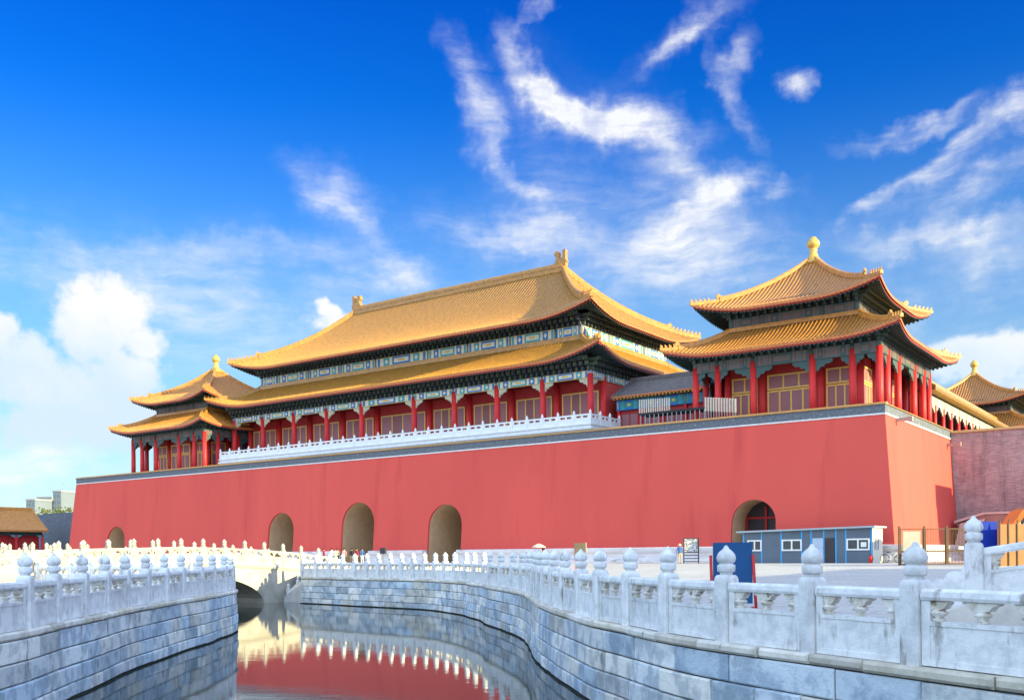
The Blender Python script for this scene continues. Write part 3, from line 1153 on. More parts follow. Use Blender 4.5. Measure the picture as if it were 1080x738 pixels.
def gate_platform():
    root = gthing('gate_platform', 'huge battered red fortress wall with five arched gateways', 'fortress wall', -59.5, 0, .0)
    ox = 59.5
    mb = MB()
    zt = 12.35

    def F(x, z):
        return (x, wall_y(z), z)
    x = U_L
    edges = []
    b = 1.0
    for c, w, ap in ARCH:
        h = ap - w / 2
        arc = [(c - w / 2 * math.cos(math.pi * k / 20), h + w / 2 * math.sin(math.pi * k / 20)) for k in range(21)]
        edges.append((c - w / 2, c + w / 2, arc))

    def xl(z):
        return U_L - (12.35 - z) / 11.85

    def xr(z):
        return (12.35 - z) / 11.85
    # solid stretches
    prev = None
    for i in range(len(edges) + 1):
        a = None if i == 0 else edges[i - 1][1]
        c = None if i == len(edges) else edges[i][0]
        p = [F(xl(0), 0) if a is None else F(a, 0), F(xr(0), 0) if c is None else F(c, 0),
             F(xr(zt), zt) if c is None else F(c, zt), F(xl(zt), zt) if a is None else F(a, zt)]
        mb.face(p, 'red_wall')
    for x0, x1, arc in edges:
        for (a, za), (c, zc) in zip(arc, arc[1:]):
            mb.face([F(a, za), F(c, zc), F(c, zt), F(a, zt)], 'red_wall')
    # reveals of the openings, red for the first half metre
    for x0, x1, arc in edges:
        loop = [(x0, 0)] + arc + [(x1, 0)]
        for (a, za), (c, zc) in zip(loop, loop[1:]):
            ya, yc = wall_y(za), wall_y(zc)
            mb.face([(a, ya, za), (a, ya + .3, za), (c, yc + .3, zc), (c, yc, zc)], 'red_wall')
    # west and east faces
    vb = 26.0
    for xs, fl in ((xr, 0), (xl, 1)):
        q = [(xs(0), -wall_y(0) * -1.0, 0), (xs(0), vb, 0), (xs(zt), vb, zt), (xs(zt), 0, zt)]
        q[0] = (xs(0), wall_y(0), 0)
        mb.face(q[::-1] if fl else q, 'red_wall')
    mb.face([(U_L, 0, zt), (0, 0, zt), (0, V_B, zt), (U_L, V_B, zt)], 'grey_brick')
    mb.build('wall', root, (-ox, 0, 0))
    # tunnels
    for k, (x0, x1, arc) in enumerate(edges):
        loop = [(x0 + .03, 0)] + [(x0 + .03 + (a - x0) * (x1 - x0 - .06) / (x1 - x0), za - .03) for a, za in arc] + [(x1 - .03, 0)]
        dep = 4.6 if k in (0, 4) else 34.0
        mb = MB()
        for (a, za), (c, zc) in zip(loop, loop[1:]):
            mb.face([(a, wall_y(za) + .28, za), (a, dep, za), (c, dep, zc), (c, wall_y(zc) + .28, zc)], 'arch_lining')
        ring = [(p, .12) for p in loop]
        for (a, za), (c, zc), (a2, za2), (c2, zc2) in zip(loop, loop[1:], [(x0, 0)] + arc, arc + [(x1, 0)]):
            mb.face([(a, wall_y(za) + .28, za), (c, wall_y(zc) + .28, zc), (c2, wall_y(zc2) + .28, zc2), (a2, wall_y(za2) + .28, za2)], 'arch_lining')
        mb.build('gateway', root, (-ox, 0, 0))
        if k in (0, 4):
            d = MB()
            c = (x0 + x1) / 2
            w = x1 - x0 - .06
            yd = 2.3 if k == 4 else 4.4
            d.box(c - w / 2, c + w / 2, yd + .1, yd + .2, 0, ARCH[k][2] - .1, 'door_dark')
            dz = ARCH[k][2]
            for q in (-w / 2 + .15, -.02, w / 2 - .15):
                d.box(c + q - .11, c + q + .11, yd - .08, yd + .097, 0, dz - .5 - abs(q) * .3, 'red_timber')
            for z in (3.0, 4.2, 1.5):
                d.box(c - w / 2, c + w / 2, yd - .05, yd + .095, z, z + .22, 'red_timber')
            d.build('door', root, (-ox, 0, 0))
    # marble plinth, in steps, broken at the gateways
    mb = MB()
    xs = [xl(0) - .8] + [q for x0, x1, a in edges for q in (x0, x1)] + [xr(0) + .75]
    prof = [(0, -1.85), (.55, -1.85), (.57, -1.70), (.78, -1.62), (.85, -1.52), (1.22, -1.52), (1.28, -1.62), (1.45, -1.70), (1.70, -1.70), (1.76, -1.55), (1.76, -.70)]
    for i in range(0, len(xs), 2):
        mb = MB()
        a, c = xs[i], xs[i + 1]
        for (z0, y0), (z1, y1) in zip(prof, prof[1:]):
            mb.face([(a, y0, z0), (c, y0, z0), (c, y1, z1), (a, y1, z1)], 'plinth_stone')
        for e, fl in ((a, 0), (c, 1)):
            poly = [(e, y, z) for z, y in prof] + [(e, -.2, 1.76), (e, -.2, 0)]
            mb.face(poly if fl else poly[::-1], 'plinth_stone')
        if i < len(xs) - 2:
            mb.build('plinth', root, (-ox, 0, 0))
    # the last piece returns along the west face
    e = xr(0)
    for (z0, y0), (z1, y1) in zip(prof, prof[1:]):
        d0, d1 = e - y0 - 1.0, e - y1 - 1.0
        mb.face([(d0, y0, z0), (d0, 26, z0), (d1, 26, z1), (d1, y1, z1)], 'plinth_stone')
    mb.build('plinth', root, (-ox, 0, 0))
    # parapet: white string line, grey brick, glazed coping; front, west and east
    def run(m, z0, z1, o, t, nm):
        q = MB()
        q.box(U_L - o, o, -o, t, z0, z1, m)
        q.box(o - t - o, o, t, V_B, z0, z1, m)
        q.box(U_L - o, U_L + t, t, V_B, z0, z1, m)
        q.build(nm, root, (-ox, 0, 0))
    run('white_line', 12.33, 12.46, .07, .7, 'string_course')
    run('grey_brick', 12.46, 13.16, .0, .6, 'parapet')
    mb = MB()
    sec = [(-.12, 13.16), (-.13, 13.22), (.28, 13.40), (.72, 13.22), (.70, 13.16)]
    mb.prism([(y, z) for y, z in sec], U_L - .1, .1, 'coping_tile', 'yz')
    mb.build('coping', root, (-ox, 0, 0))
    mb = MB()
    for xx, sg in ((0, -1), (U_L, 1)):
        mb.prism([(xx + sg * y, z - .002) for y, z in sec], .5, V_B, 'coping_tile', 'xz')
    mb.build('coping', root, (-ox, 0, 0))
    # two stone water spouts on the west face
    for v, z in ((3.2, 12.05), (21.6, 11.5)):
        mb = MB()
        mb.box(.0, 1.15, v - .14, v + .14, z, z + .28, 'spout_stone')
        mb.box(.95, 1.35, v - .18, v + .18, z - .06, z + .34, 'spout_stone')
        mb.build('water_spout', root, (-ox, 0, 0))
    return root


mat('coping_tile', (.50, .28, .10), (.36, .20, .09), scale=4, rough=.5)
mat('plinth_stone', (.74, .69, .69), (.64, .59, .59), scale=.8, rough=.8, bump=.3, bscale=6, stain=(.33, .29, .29), stain_scale=.7, stain_stretch=(1, 1, 3))
gate_platform()


# ------------------------------------------------------------------ roofs
def roof_fn(hxE, hyE, Lx, Ly, ze, zt, conc, lift, lw, flare):
    """returns surf(side, x, t) for a hip roof with half sizes hxE, hyE at the eave and Lx, Ly at the top"""
    def surf(side, x, t, dz=0.0, rin=0.0):
        if side in (0, 2):
            Le, Lt, H, R = hxE, Lx, hyE, hyE - Ly
        else:
            Le, Lt, H, R = hyE, Ly, hxE, hxE - Lx
        hip = Le - (Le - Lt) * t
        d = max(0.0, hip - abs(x))
        g = max(0.0, 1 - d / lw) ** 2.2
        k = max(0.0, (1 - t))
        z = ze + (zt - ze) * (conc * t + (1 - conc) * t * t) + lift * g * k ** 1.6
        fl = flare * g * k ** 2
        r = t * R - fl
        xx = x + (1 if x > 0 else -1) * fl * g
        y = -(H - r)
        if side == 0:
            p = (xx, y)
        elif side == 2:
            p = (-xx, -y)
        elif side == 1:
            p = (-y, xx)
        else:
            p = (y, -xx)
        return Vector((p[0], p[1], z + dz))
    return surf


def roof_tiles(mb, hxE, hyE, Lx, Ly, surf, pitch, m, N=12, rib=.10, sides=(0, 1, 2, 3)):
    offs = [(0.0, 0.0), (.30, .012), (.42, rib * .75), (.5, rib), (.58, rib * .75), (.70, .012)]
    for side in sides:
        Le, Lt = (hxE, Lx) if side in (0, 2) else (hyE, Ly)
        n = int(round(2 * Le / pitch))
        p = 2 * Le / n
        cols = [(-Le + p * (i + o), h) for i in range(n) for o, h in offs] + [(Le, 0.0)]
        V, F = [], []
        for x, h in cols:
            tm = 1.0 if abs(x) <= Lt else max(0.0, (Le - abs(x)) / max(Le - Lt, 1e-6))
            V.append(surf(side, x, 0, -.15 - (.05 if h < .02 else 0)))
            for j in range(N + 1):
                V.append(surf(side, x, tm * j / N, h))
        w = N + 2
        Fe, Fp = [], []
        pan = {'roof_tile': 'pan_tile', 'roof_tile_warm': 'pan_tile_warm'}[m]  # pan faces get a darker tile: groove shade put into the colour
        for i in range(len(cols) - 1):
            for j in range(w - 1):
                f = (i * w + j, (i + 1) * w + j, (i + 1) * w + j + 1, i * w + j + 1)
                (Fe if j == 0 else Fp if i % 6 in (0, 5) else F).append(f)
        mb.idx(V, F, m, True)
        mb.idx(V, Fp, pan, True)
        mb.idx(V, Fe, 'tile_end', False)


def eave_under(mb, hxE, hyE, Lx, Ly, surf, depth, z_in, step, sides=(0, 1, 2, 3), mr='rafter_green'):
    """fascia, soffit and rafters below the eave"""
    for side in sides:
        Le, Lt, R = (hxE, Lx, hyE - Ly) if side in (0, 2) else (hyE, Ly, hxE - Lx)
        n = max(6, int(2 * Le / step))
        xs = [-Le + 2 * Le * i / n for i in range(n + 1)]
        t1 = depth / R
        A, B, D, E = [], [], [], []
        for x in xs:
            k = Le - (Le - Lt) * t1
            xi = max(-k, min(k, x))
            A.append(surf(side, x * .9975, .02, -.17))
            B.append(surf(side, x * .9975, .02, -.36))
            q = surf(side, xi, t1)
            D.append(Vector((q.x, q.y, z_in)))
        for i in range(n):
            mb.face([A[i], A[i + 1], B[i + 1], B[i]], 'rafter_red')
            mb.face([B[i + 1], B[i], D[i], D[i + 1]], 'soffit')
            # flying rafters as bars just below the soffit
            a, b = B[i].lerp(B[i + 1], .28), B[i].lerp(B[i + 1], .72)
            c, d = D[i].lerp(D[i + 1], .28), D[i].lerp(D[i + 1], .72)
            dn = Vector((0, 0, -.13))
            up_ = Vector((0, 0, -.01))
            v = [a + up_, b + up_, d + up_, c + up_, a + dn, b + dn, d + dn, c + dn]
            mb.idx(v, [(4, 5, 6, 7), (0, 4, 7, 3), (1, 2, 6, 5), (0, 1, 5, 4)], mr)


def hip_path(side, sgn, hxE, Lx, hyE, Ly, surf, N=14, t0=0.0, t1=1.0):
    out = []
    for j in range(N + 1):
        t = t1 + (t0 - t1) * j / N
        Le, Lt = (hxE, Lx) if side in (0, 2) else (hyE, Ly)
        out.append(surf(side, sgn * (Le - (Le - Lt) * t), t))
    return out


BEAST = None
BEAST_BIG = None


def beast_meshes():
    global BEAST, BEAST_BIG
    mb = MB()
    # small seated ridge figure: haunches, chest, head with muzzle, tail
    mb.prism([(-.16, 0), (.14, 0), (.14, .10), (.10, .24), (.19, .34), (.17, .43), (.07, .50), (.0, .46), (-.03, .34), (-.10, .26), (-.20, .38), (-.22, .20)], -.07, .07, 'roof_tile', 'xz')
    mb.box(-.15, .13, -.10, .10, 0, .12, 'roof_tile')
    BEAST = mb.mesh('beast_small')
    mb = MB()
    mb.prism([(-.35, 0), (.35, 0), (.36, .28), (.52, .40), (.50, .58), (.30, .62), (.34, .86), (.20, .80), (.12, .98), (.0, .72), (-.18, .62), (-.34, .74), (-.30, .40)], -.13, .13, 'roof_tile', 'xz')
    BEAST_BIG = mb.mesh('beast_big')


beast_meshes()


def hips(parent, hxE, hyE, Lx, Ly, surf, zoff, w, h, nb, sp, bs=1.0, m='roof_tile', big=True):
    for side, sgn in ((0, 1), (0, -1), (2, 1), (2, -1)):
        path = hip_path(side, sgn, hxE, Lx, hyE, Ly, surf, 18)
        mb = MB()
        path = [p - Vector((0, 0, zoff)) for p in path]
        e = (path[-1] - path[-2]).normalized()
        path.append(path[-1] + e * .22 + Vector((0, 0, .06)))
        k = int(len(path) * .70)
        mb.sweep(path[:k + 1], w, h, m, -.05)
        mb.sweep(path[k:], w * .75, h * .6, m, -.05)
        mb.build('hip_ridge', parent)
        # figures along the lower end
        tail = list(reversed(path[k:]))
        d = .15
        L = 0
        pos = []
        for a, b in zip(tail, tail[1:]):
            seg = (b - a).length
            while d < L + seg and len(pos) < nb:
                q = a.lerp(b, (d - L) / seg)
                pos.append((q, a - b))
                d += sp
            L += seg
        for q, dr in pos:
            put('ridge_figure', BEAST, parent, q + Vector((0, 0, h * .55)), math.atan2(dr.y, dr.x), (bs, bs, bs))
        if big:
            q = path[k]
            dr = path[k + 1] - path[k]
            put('ridge_beast', BEAST_BIG, parent, q + Vector((0, 0, h * .4)), math.atan2(dr.y, dr.x), (bs, bs, bs))


def bracket_ring(mb, hx, hy, z0, z1, out, sp, cols=('bracket_green', 'bracket_blue'), edge='bracket_gold', sides=(0, 1, 2, 3)):
    """rows of stepped bracket clusters between beam and eave"""
    H = z1 - z0
    for side in sides:
        L = hx if side in (0, 2) else hy
        D = hy if side in (0, 2) else hx
        n = max(3, int(round(2 * L / sp)))

        def P(x, r, z, side=side, D=D):
            y = -(D + r)
            return {0: (x, y, z), 2: (-x, -y, z), 1: (-y, x, z), 3: (y, -x, z)}[side]
        for i in range(n + 1):
            x = -L + 2 * L * i / n
            c = cols[i % 2]
            for k in range(3):
                w = (.16 + .13 * k) * .72
                r = out * (k + 1) / 3.0
                za, zb = z0 + H * k / 3.0, z0 + H * (k + .78) / 3.0
                for (xa, xb, ra, rb) in ((x - w, x + w, r - .22, r - .02), (x - .09, x + .09, -.1, r + .05)):
                    v = [P(xa, ra, za), P(xb, ra, za), P(xb, rb, za), P(xa, rb, za), P(xa, ra, zb), P(xb, ra, zb), P(xb, rb, zb), P(xa, rb, zb)]
                    mb.idx(v, [(0, 3, 2, 1), (4, 5, 6, 7), (0, 1, 5, 4), (1, 2, 6, 5), (2, 3, 7, 6), (3, 0, 4, 7)], c)
                za2 = zb + .004
                v = [P(x - w, r - .015, za2 - .06), P(x + w, r - .015, za2 - .06), P(x + w, r - .015, za2), P(x - w, r - .015, za2)]
                mb.idx(v, [(0, 1, 2, 3)], edge)
        # backing board
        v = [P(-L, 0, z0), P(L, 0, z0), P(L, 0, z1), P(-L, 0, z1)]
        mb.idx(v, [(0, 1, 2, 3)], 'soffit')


def beam_paint(mb, xs, y, z0, z1, dirn, pal, th=.34):
    """painted architrave along positions xs; dirn maps (x, depth, z) to local space"""
    base, c1, c2, lite, gold = pal
    x0, x1 = xs[0], xs[-1]
    h = z1 - z0

    def bx(a, b, r0, r1, za, zb, m):
        v = [dirn(a, r0, za), dirn(b, r0, za), dirn(b, r1, za), dirn(a, r1, za), dirn(a, r0, zb), dirn(b, r0, zb), dirn(b, r1, zb), dirn(a, r1, zb)]
        mb.idx(v, [(0, 3, 2, 1), (4, 5, 6, 7), (0, 1, 5, 4), (1, 2, 6, 5), (2, 3, 7, 6), (3, 0, 4, 7)], m)
    bx(x0 - .2, x1 + .2, -th / 2, th / 2, z0, z1, base)
    for i, (a, b) in enumerate(zip(xs, xs[1:])):
        L = b - a
        p, q = (c1, c2) if i % 2 == 0 else (c2, c1)
        # fractions of the bay: column cap, box, lozenge, field ... mirrored
        seq = [(0, .035, lite), (.045, .085, p), (.095, .15, lite), (.16, .27, q), (.28, .32, lite), (.33, .67, p), (.68, .72, lite), (.73, .84, q), (.85, .905, lite), (.915, .955, p), (.965, 1.0, lite)]
        for s0, s1, m in seq:
            bx(a + L * s0, a + L * s1, th / 2 - .01, th / 2 + .022, z0 + h * .06, z1 - h * .06, m)
        # pale field with gilt motif inside the long panel and the side boxes
        bx(a + L * .36, a + L * .64, th / 2, th / 2 + .036, z0 + h * .26, z1 - h * .26, lite)
        bx(a + L * .44, a + L * .56, th / 2, th / 2 + .046, z0 + h * .38, z1 - h * .38, gold)
        for s in (.215, .785):
            c = a + L * s
            w = min(L * .035, h * .3)
            v = [dirn(c - w, th / 2 + .034, (z0 + z1) / 2), dirn(c, th / 2 + .034, z0 + h * .2), dirn(c + w, th / 2 + .034, (z0 + z1) / 2), dirn(c, th / 2 + .034, z1 - h * .2)]
            mb.idx(v, [(0, 1, 2, 3)], lite)
        for s in (.0, 1.0):
            c = a + L * s
            bx(c - .13, c + .13, th / 2, th / 2 + .05, z0 + h * .0, z1, p)
            bx(c - .05, c + .05, th / 2, th / 2 + .062, z0 + h * .2, z1 - h * .2, gold)


def col_mesh(h, r, name):
    mb = MB()
    mb.lathe([(r * 1.45, 0), (r * 1.4, .10), (r * 1.1, .16)], 'marble_far', 14)
    mb.lathe([(r * 1.02, .15), (r, h * .4), (r * .92, h)], 'red_column', 14)
    return mb.mesh(name)


def brace_mesh(L, h, name, m, half=False):
    """carved cloud brace under the beam, spreading both ways from the column"""
    mb = MB()
    poly = [(-L, 0), (-L, -h * .25), (-L * .82, -h * .42), (-L * .66, -h * .40), (-L * .56, -h * .62), (-L * .40, -h * .60), (-L * .32, -h * .85), (-.12, -h),
            (.12, -h), (L * .32, -h * .85), (L * .40, -h * .60), (L * .56, -h * .62), (L * .66, -h * .40), (L * .82, -h * .42), (L, -h * .25), (L, 0)]
    if half:
        poly = [(-.12, 0), (-.12, -h)] + poly[8:]
    mb.prism(poly, -.07, .07, m, 'xz')
    return mb.mesh(name)


def window_pair(parent, x0, x1, y, z0, z1, rz_side, leaves, pos, tiers=0.0, lat='lattice'):
    """window or door set: gilt frame and lattice leaves; pos maps (x, y, z) to local space"""
    fr = MB()

    def bx(mb, a, b, ya, yb, za, zb, m):
        v = [pos(a, ya, za), pos(b, ya, za), pos(b, yb, za), pos(a, yb, za), pos(a, ya, zb), pos(b, ya, zb), pos(b, yb, zb), pos(a, yb, zb)]
        mb.idx(v, [(0, 3, 2, 1), (4, 5, 6, 7), (0, 1, 5, 4), (1, 2, 6, 5), (2, 3, 7, 6), (3, 0, 4, 7)], m)
    t = .075
    zs = [(z0, z1)] if not tiers else [(z0, z0 + (z1 - z0) * tiers), (z0 + (z1 - z0) * (tiers + .06), z1)]
    lt = MB()
    n = leaves
    for ti, (a, b) in enumerate(zs):
        nn = n if ti == 0 else max(2, n - 1)
        w = (x1 - x0) / nn
        for i in range(nn + 1):
            x = x0 + w * i
            bx(fr, x - t, x + t, y - .10, y - .001, a, b, 'window_gold')
        bx(fr, x0 - t, x1 + t, y - .115, y - .003, a - t, a + t, 'window_gold')
        bx(fr, x0 - t, x1 + t, y - .115, y - .003, b - t, b + t, 'window_gold')
        for i in range(nn):
            mm = lat if (i % 3 != 1 or tiers) else 'lattice_plain'
            v = [pos(x0 + w * i + t, y - .05, a + t), pos(x0 + w * (i + 1) - t, y - .05, a + t), pos(x0 + w * (i + 1) - t, y - .05, b - t), pos(x0 + w * i + t, y - .05, b - t)]
            lt.idx(v, [(0, 1, 2, 3)], mm)
    root = fr.build('window', parent)
    lt.build('lattice', root)
    return root


def side_map(side, D):
    """maps (x along side, outward r, z) to local coordinates for the four sides at half depth D"""
    def f(x, r, z):
        y = -(D + r)
        return {0: (x, y, z), 2: (-x, -y, z), 1: (-y, x, z), 3: (y, -x, z)}[side]
    return f


HALL_PAL = ('paint_gold', 'paint_blue', 'paint_cyan', 'paint_cream', 'paint_gold')
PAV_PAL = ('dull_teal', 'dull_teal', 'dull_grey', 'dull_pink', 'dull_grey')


def build_hall():
    u, v = -60.38, 18.5
    zf = 14.42
    root = gthing('gate_hall', 'long red gate hall with double golden roof in the middle of the wall', 'palace hall', u, v, 0)
    root.location.z = zf
    Z = lambda z: z - zf
    hx, hy = 28.9, 12.5
    w0, w, we = 8.68, 6.18, 5.97
    fx = [-w0 / 2 - 3 * w - we, -w0 / 2 - 3 * w, -w0 / 2 - 2 * w, -w0 / 2 - w, -w0 / 2]
    fx = fx + [-q for q in reversed(fx)]
    fx[0], fx[-1] = -28.9, 28.9
    ay = 2.75
    fy = [-12.5, -12.5 + ay, -4.0, 4.0, 12.5 - ay, 12.5]
    ct = 19.66
    cm = col_mesh(Z(ct) + .4, .34, 'hall_column')
    bm = brace_mesh(1.35, 1.05, 'hall_brace', 'brace_cream')
    bh = brace_mesh(1.35, 1.05, 'hall_brace_half', 'brace_cream', True)
    for x in fx:
        put('column', cm, root, (x, -hy, 0))
        if abs(x) < 28:
            put('corner_brace', bm, root, (x, -hy, Z(ct)), 0)
        else:
            put('corner_brace', bh, root, (x, -hy, Z(ct)), 0 if x < 0 else math.pi)
        put('column', cm, root, (x, hy, 0))
        if abs(x) < 28:
            put('column', cm, root, (x, -hy + ay, 0))
    for y in fy[1:-1]:
        for s in (-1, 1):
            put('column', cm, root, (s * hx, y, 0))
    put('corner_brace', bh, root, (hx, -hy, Z(ct) - .003), math.pi / 2)
    put('corner_brace', bh, root, (-hx, -hy, Z(ct) - .003), math.pi / 2)
    mb = MB()
    mb.box(-hx - .6, hx + .6, -hy - .6, hy + .6, Z(12.36), -.006, 'grey_brick')
    mb.build('base', root)
    # walls
    mb = MB()
    yw = -hy + ay + .12
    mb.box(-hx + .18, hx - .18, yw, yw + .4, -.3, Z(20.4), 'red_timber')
    mb.box(-hx - .02, -hx + .5, yw + .4, hy, -.3, Z(20.4), 'red_wall')
    mb.box(hx - .5, hx + .02, yw + .4, hy, -.3, Z(20.4), 'red_wall')
    mb.box(-hx + .5, hx - .5, hy - .5, hy, -.3, Z(20.4), 'red_wall')
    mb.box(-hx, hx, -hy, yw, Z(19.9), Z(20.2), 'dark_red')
    mb.build('wall', root)
    # windows between the inner columns
    pos = lambda x, y, z: (x, y, z)
    for i, (a, b) in enumerate(zip(fx, fx[1:])):
        window_pair(root, a + .75, b - .75, yw - .01, .65, 4.25, 0, 4, pos, lat='lattice')
    # painted beams
    for side in range(4):
        D = hy if side in (0, 2) else hx
        xs = fx if side in (0, 2) else fy
        mb = MB()
        beam_paint(mb, xs, 0, Z(19.64), Z(20.40), side_map(side, D), HALL_PAL)
        mb.build('painted_beam', root)
    mb = MB()
    bracket_ring(mb, hx, hy, Z(20.41), Z(21.85), 1.25, .72)
    mb.build('bracket_set', root)
    # lower roof
    e = 2.25
    HX, HY, LX, LY = hx + e, hy + e, hx - 2.65, hy - 2.65
    ze, zt = Z(21.55), Z(24.55)
    sf = roof_fn(HX, HY, LX, LY, ze, zt, .62, 1.35, 8.0, .45)
    mb = MB()
    roof_tiles(mb, HX, HY, LX, LY, sf, .46, 'roof_tile', 8, .16)
    rf = mb.build('roof', root)
    mb = MB()
    eave_under(mb, HX, HY, LX, LY, sf, 2.9, Z(22.1), .42)
    mb.build('eave', rf)
    hips(rf, HX, HY, LX, LY, sf, 0, .42, .50, 7, .46, .75)
    mb = MB()
    for side in range(4):
        L, D = (LX, LY) if side in (0, 2) else (LY, LX)
        f = side_map(side, D)
        v = [f(-L - .3, .32, zt - .15), f(L + .3, .32, zt - .15), f(L + .3, .25, Z(24.95)), f(-L - .3, .25, Z(24.95)), f(L + .3, -.3, Z(24.99)), f(-L - .3, -.3, Z(24.99))]
        mb.idx(v, [(0, 1, 2, 3), (3, 2, 4, 5)], 'roof_tile')
    mb.build('foot_ridge', rf)
    # upper wall band
    bx_, by_ = hx - 2.75, hy - 2.75
    mb = MB()
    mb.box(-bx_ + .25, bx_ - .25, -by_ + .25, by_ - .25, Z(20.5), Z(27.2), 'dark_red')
    mb.build('wall', root)
    for side in range(4):
        L, D = (bx_, by_) if side in (0, 2) else (by_, bx_)
        xs = [-L] + fx[1:-1] + [L] if side in (0, 2) else [-L, -4.0, 4.0, L]
        mb = MB()
        beam_paint(mb, xs, 0, Z(24.94), Z(26.02), side_map(side, D), HALL_PAL)
        mb.build('painted_beam', root)
    mb = MB()
    bracket_ring(mb, bx_, by_, Z(26.03), Z(27.35), 1.35, .72)
    mb.build('bracket_set', root)
    # upper roof
    e = .05
    HX, HY, LX, LY = hx + e, hy + e, 17.6, 0.0
    ze, zt = Z(26.75), Z(35.75)
    sf = roof_fn(HX, HY, LX, LY, ze, zt, .48, 1.25, 8.5, .40)
    mb = MB()
    roof_tiles(mb, HX, HY, LX, LY, sf, .46, 'roof_tile', 16, .17)
    rf = mb.build('roof', root)
    mb = MB()
    eave_under(mb, HX, HY, LX, LY, sf, 1.75, Z(27.45), .42)
    mb.build('eave', rf)
    hips(rf, HX, HY, LX, LY, sf, 0, .50, .70, 8, .50, .85)
    mb = MB()
    mb.sweep([(-LX, 0, zt), (LX, 0, zt)], .7, .85, 'roof_tile', -.25)
    mb.sweep([(-LX, 0, zt + .3), (LX, 0, zt + .3)], .82, .12, 'roof_tile', 0)
    mb.build('main_ridge', rf)
    # dragon ornaments at the ridge ends: curled tail, sword handle, open jaw
    for s in (-1, 1):
        mb = MB()
        poly = [(-1.0, 0), (.45, 0), (.50, .9), (.62, 1.0), (.60, 1.15), (.45, 1.25), (.45, 2.45), (.25, 2.55), (.05, 2.4), (.05, 1.55), (-.35, 1.50), (-.5, 1.75), (-.42, 2.1),
                (-.62, 2.42), (-.95, 2.42), (-1.15, 2.15), (-1.1, 1.85), (-.85, 1.7), (-.95, 1.35), (-1.15, 1.0), (-1.5, .9), (-1.6, .55), (-1.3, .4)]
        mb.prism([(s * (LX + x), z + zt - .1) for x, z in poly], -.26, .26, 'roof_tile', 'xz')
        mb.build('dragon_ornament', rf)
    return root


mat('brace_cream', (.56, .50, .36), (.36, .40, .30), scale=5, mixlo=.45, mixhi=.6, rough=.6)
build_hall()


def hall_terrace():
    u, v = -59.1, 18.5
    root = gthing('marble_terrace', 'white marble terrace and railing along the foot of the gate hall', 'terrace', u, v, 13.3)
    hx, y0 = 29.4, -15.5
    mb = MB()
    for z0, z1, o in ((-.9, .55, .10), (.55, .75, .26), (.75, .98, .10), (.98, 1.12, .24)):
        mb.box(-hx - o, hx + o, y0 - o, 15.5, z0, z1, 'marble_clean')
    mb.build('terrace_base', root)
    n = 30
    pm = MB()
    pm.chbox(-.12, .12, -.12, .12, 0, .95, .03, 'marble_clean')
    pm.lathe([(.13, .9), (.10, .98), (.15, 1.08), (.15, 1.18), (.06, 1.36), (.02, 1.45)], 'marble_clean', 8)
    pm = pm.mesh('terrace_post')
    w = 2 * hx / n
    q = MB()
    L = w - .24
    q.box(-L / 2, L / 2, -.06, .06, 0, .62, 'marble_clean')
    q.box(-L / 2, L / 2, -.07, .07, .84, 1.0, 'marble_clean')
    for x in (-L / 2 + .08, 0, L / 2 - .08):
        q.box(x - .10, x + .10, -.055, .055, .62, .84, 'marble_clean')
    q = q.mesh('terrace_panel')
    for i in range(n + 1):
        put('post', pm, root, (-hx + w * i, y0, 1.12))
    for i in range(n):
        put('panel', q, root, (-hx + w * (i + .5), y0, 1.12))
    for s in (-1, 1):
        for j in range(1, 6):
            put('post', pm, root, (s * hx, y0 + w * j, 1.12))
            put('panel', q, root, (s * hx, y0 + w * (j - .5), 1.12), math.pi / 2)


hall_terrace()


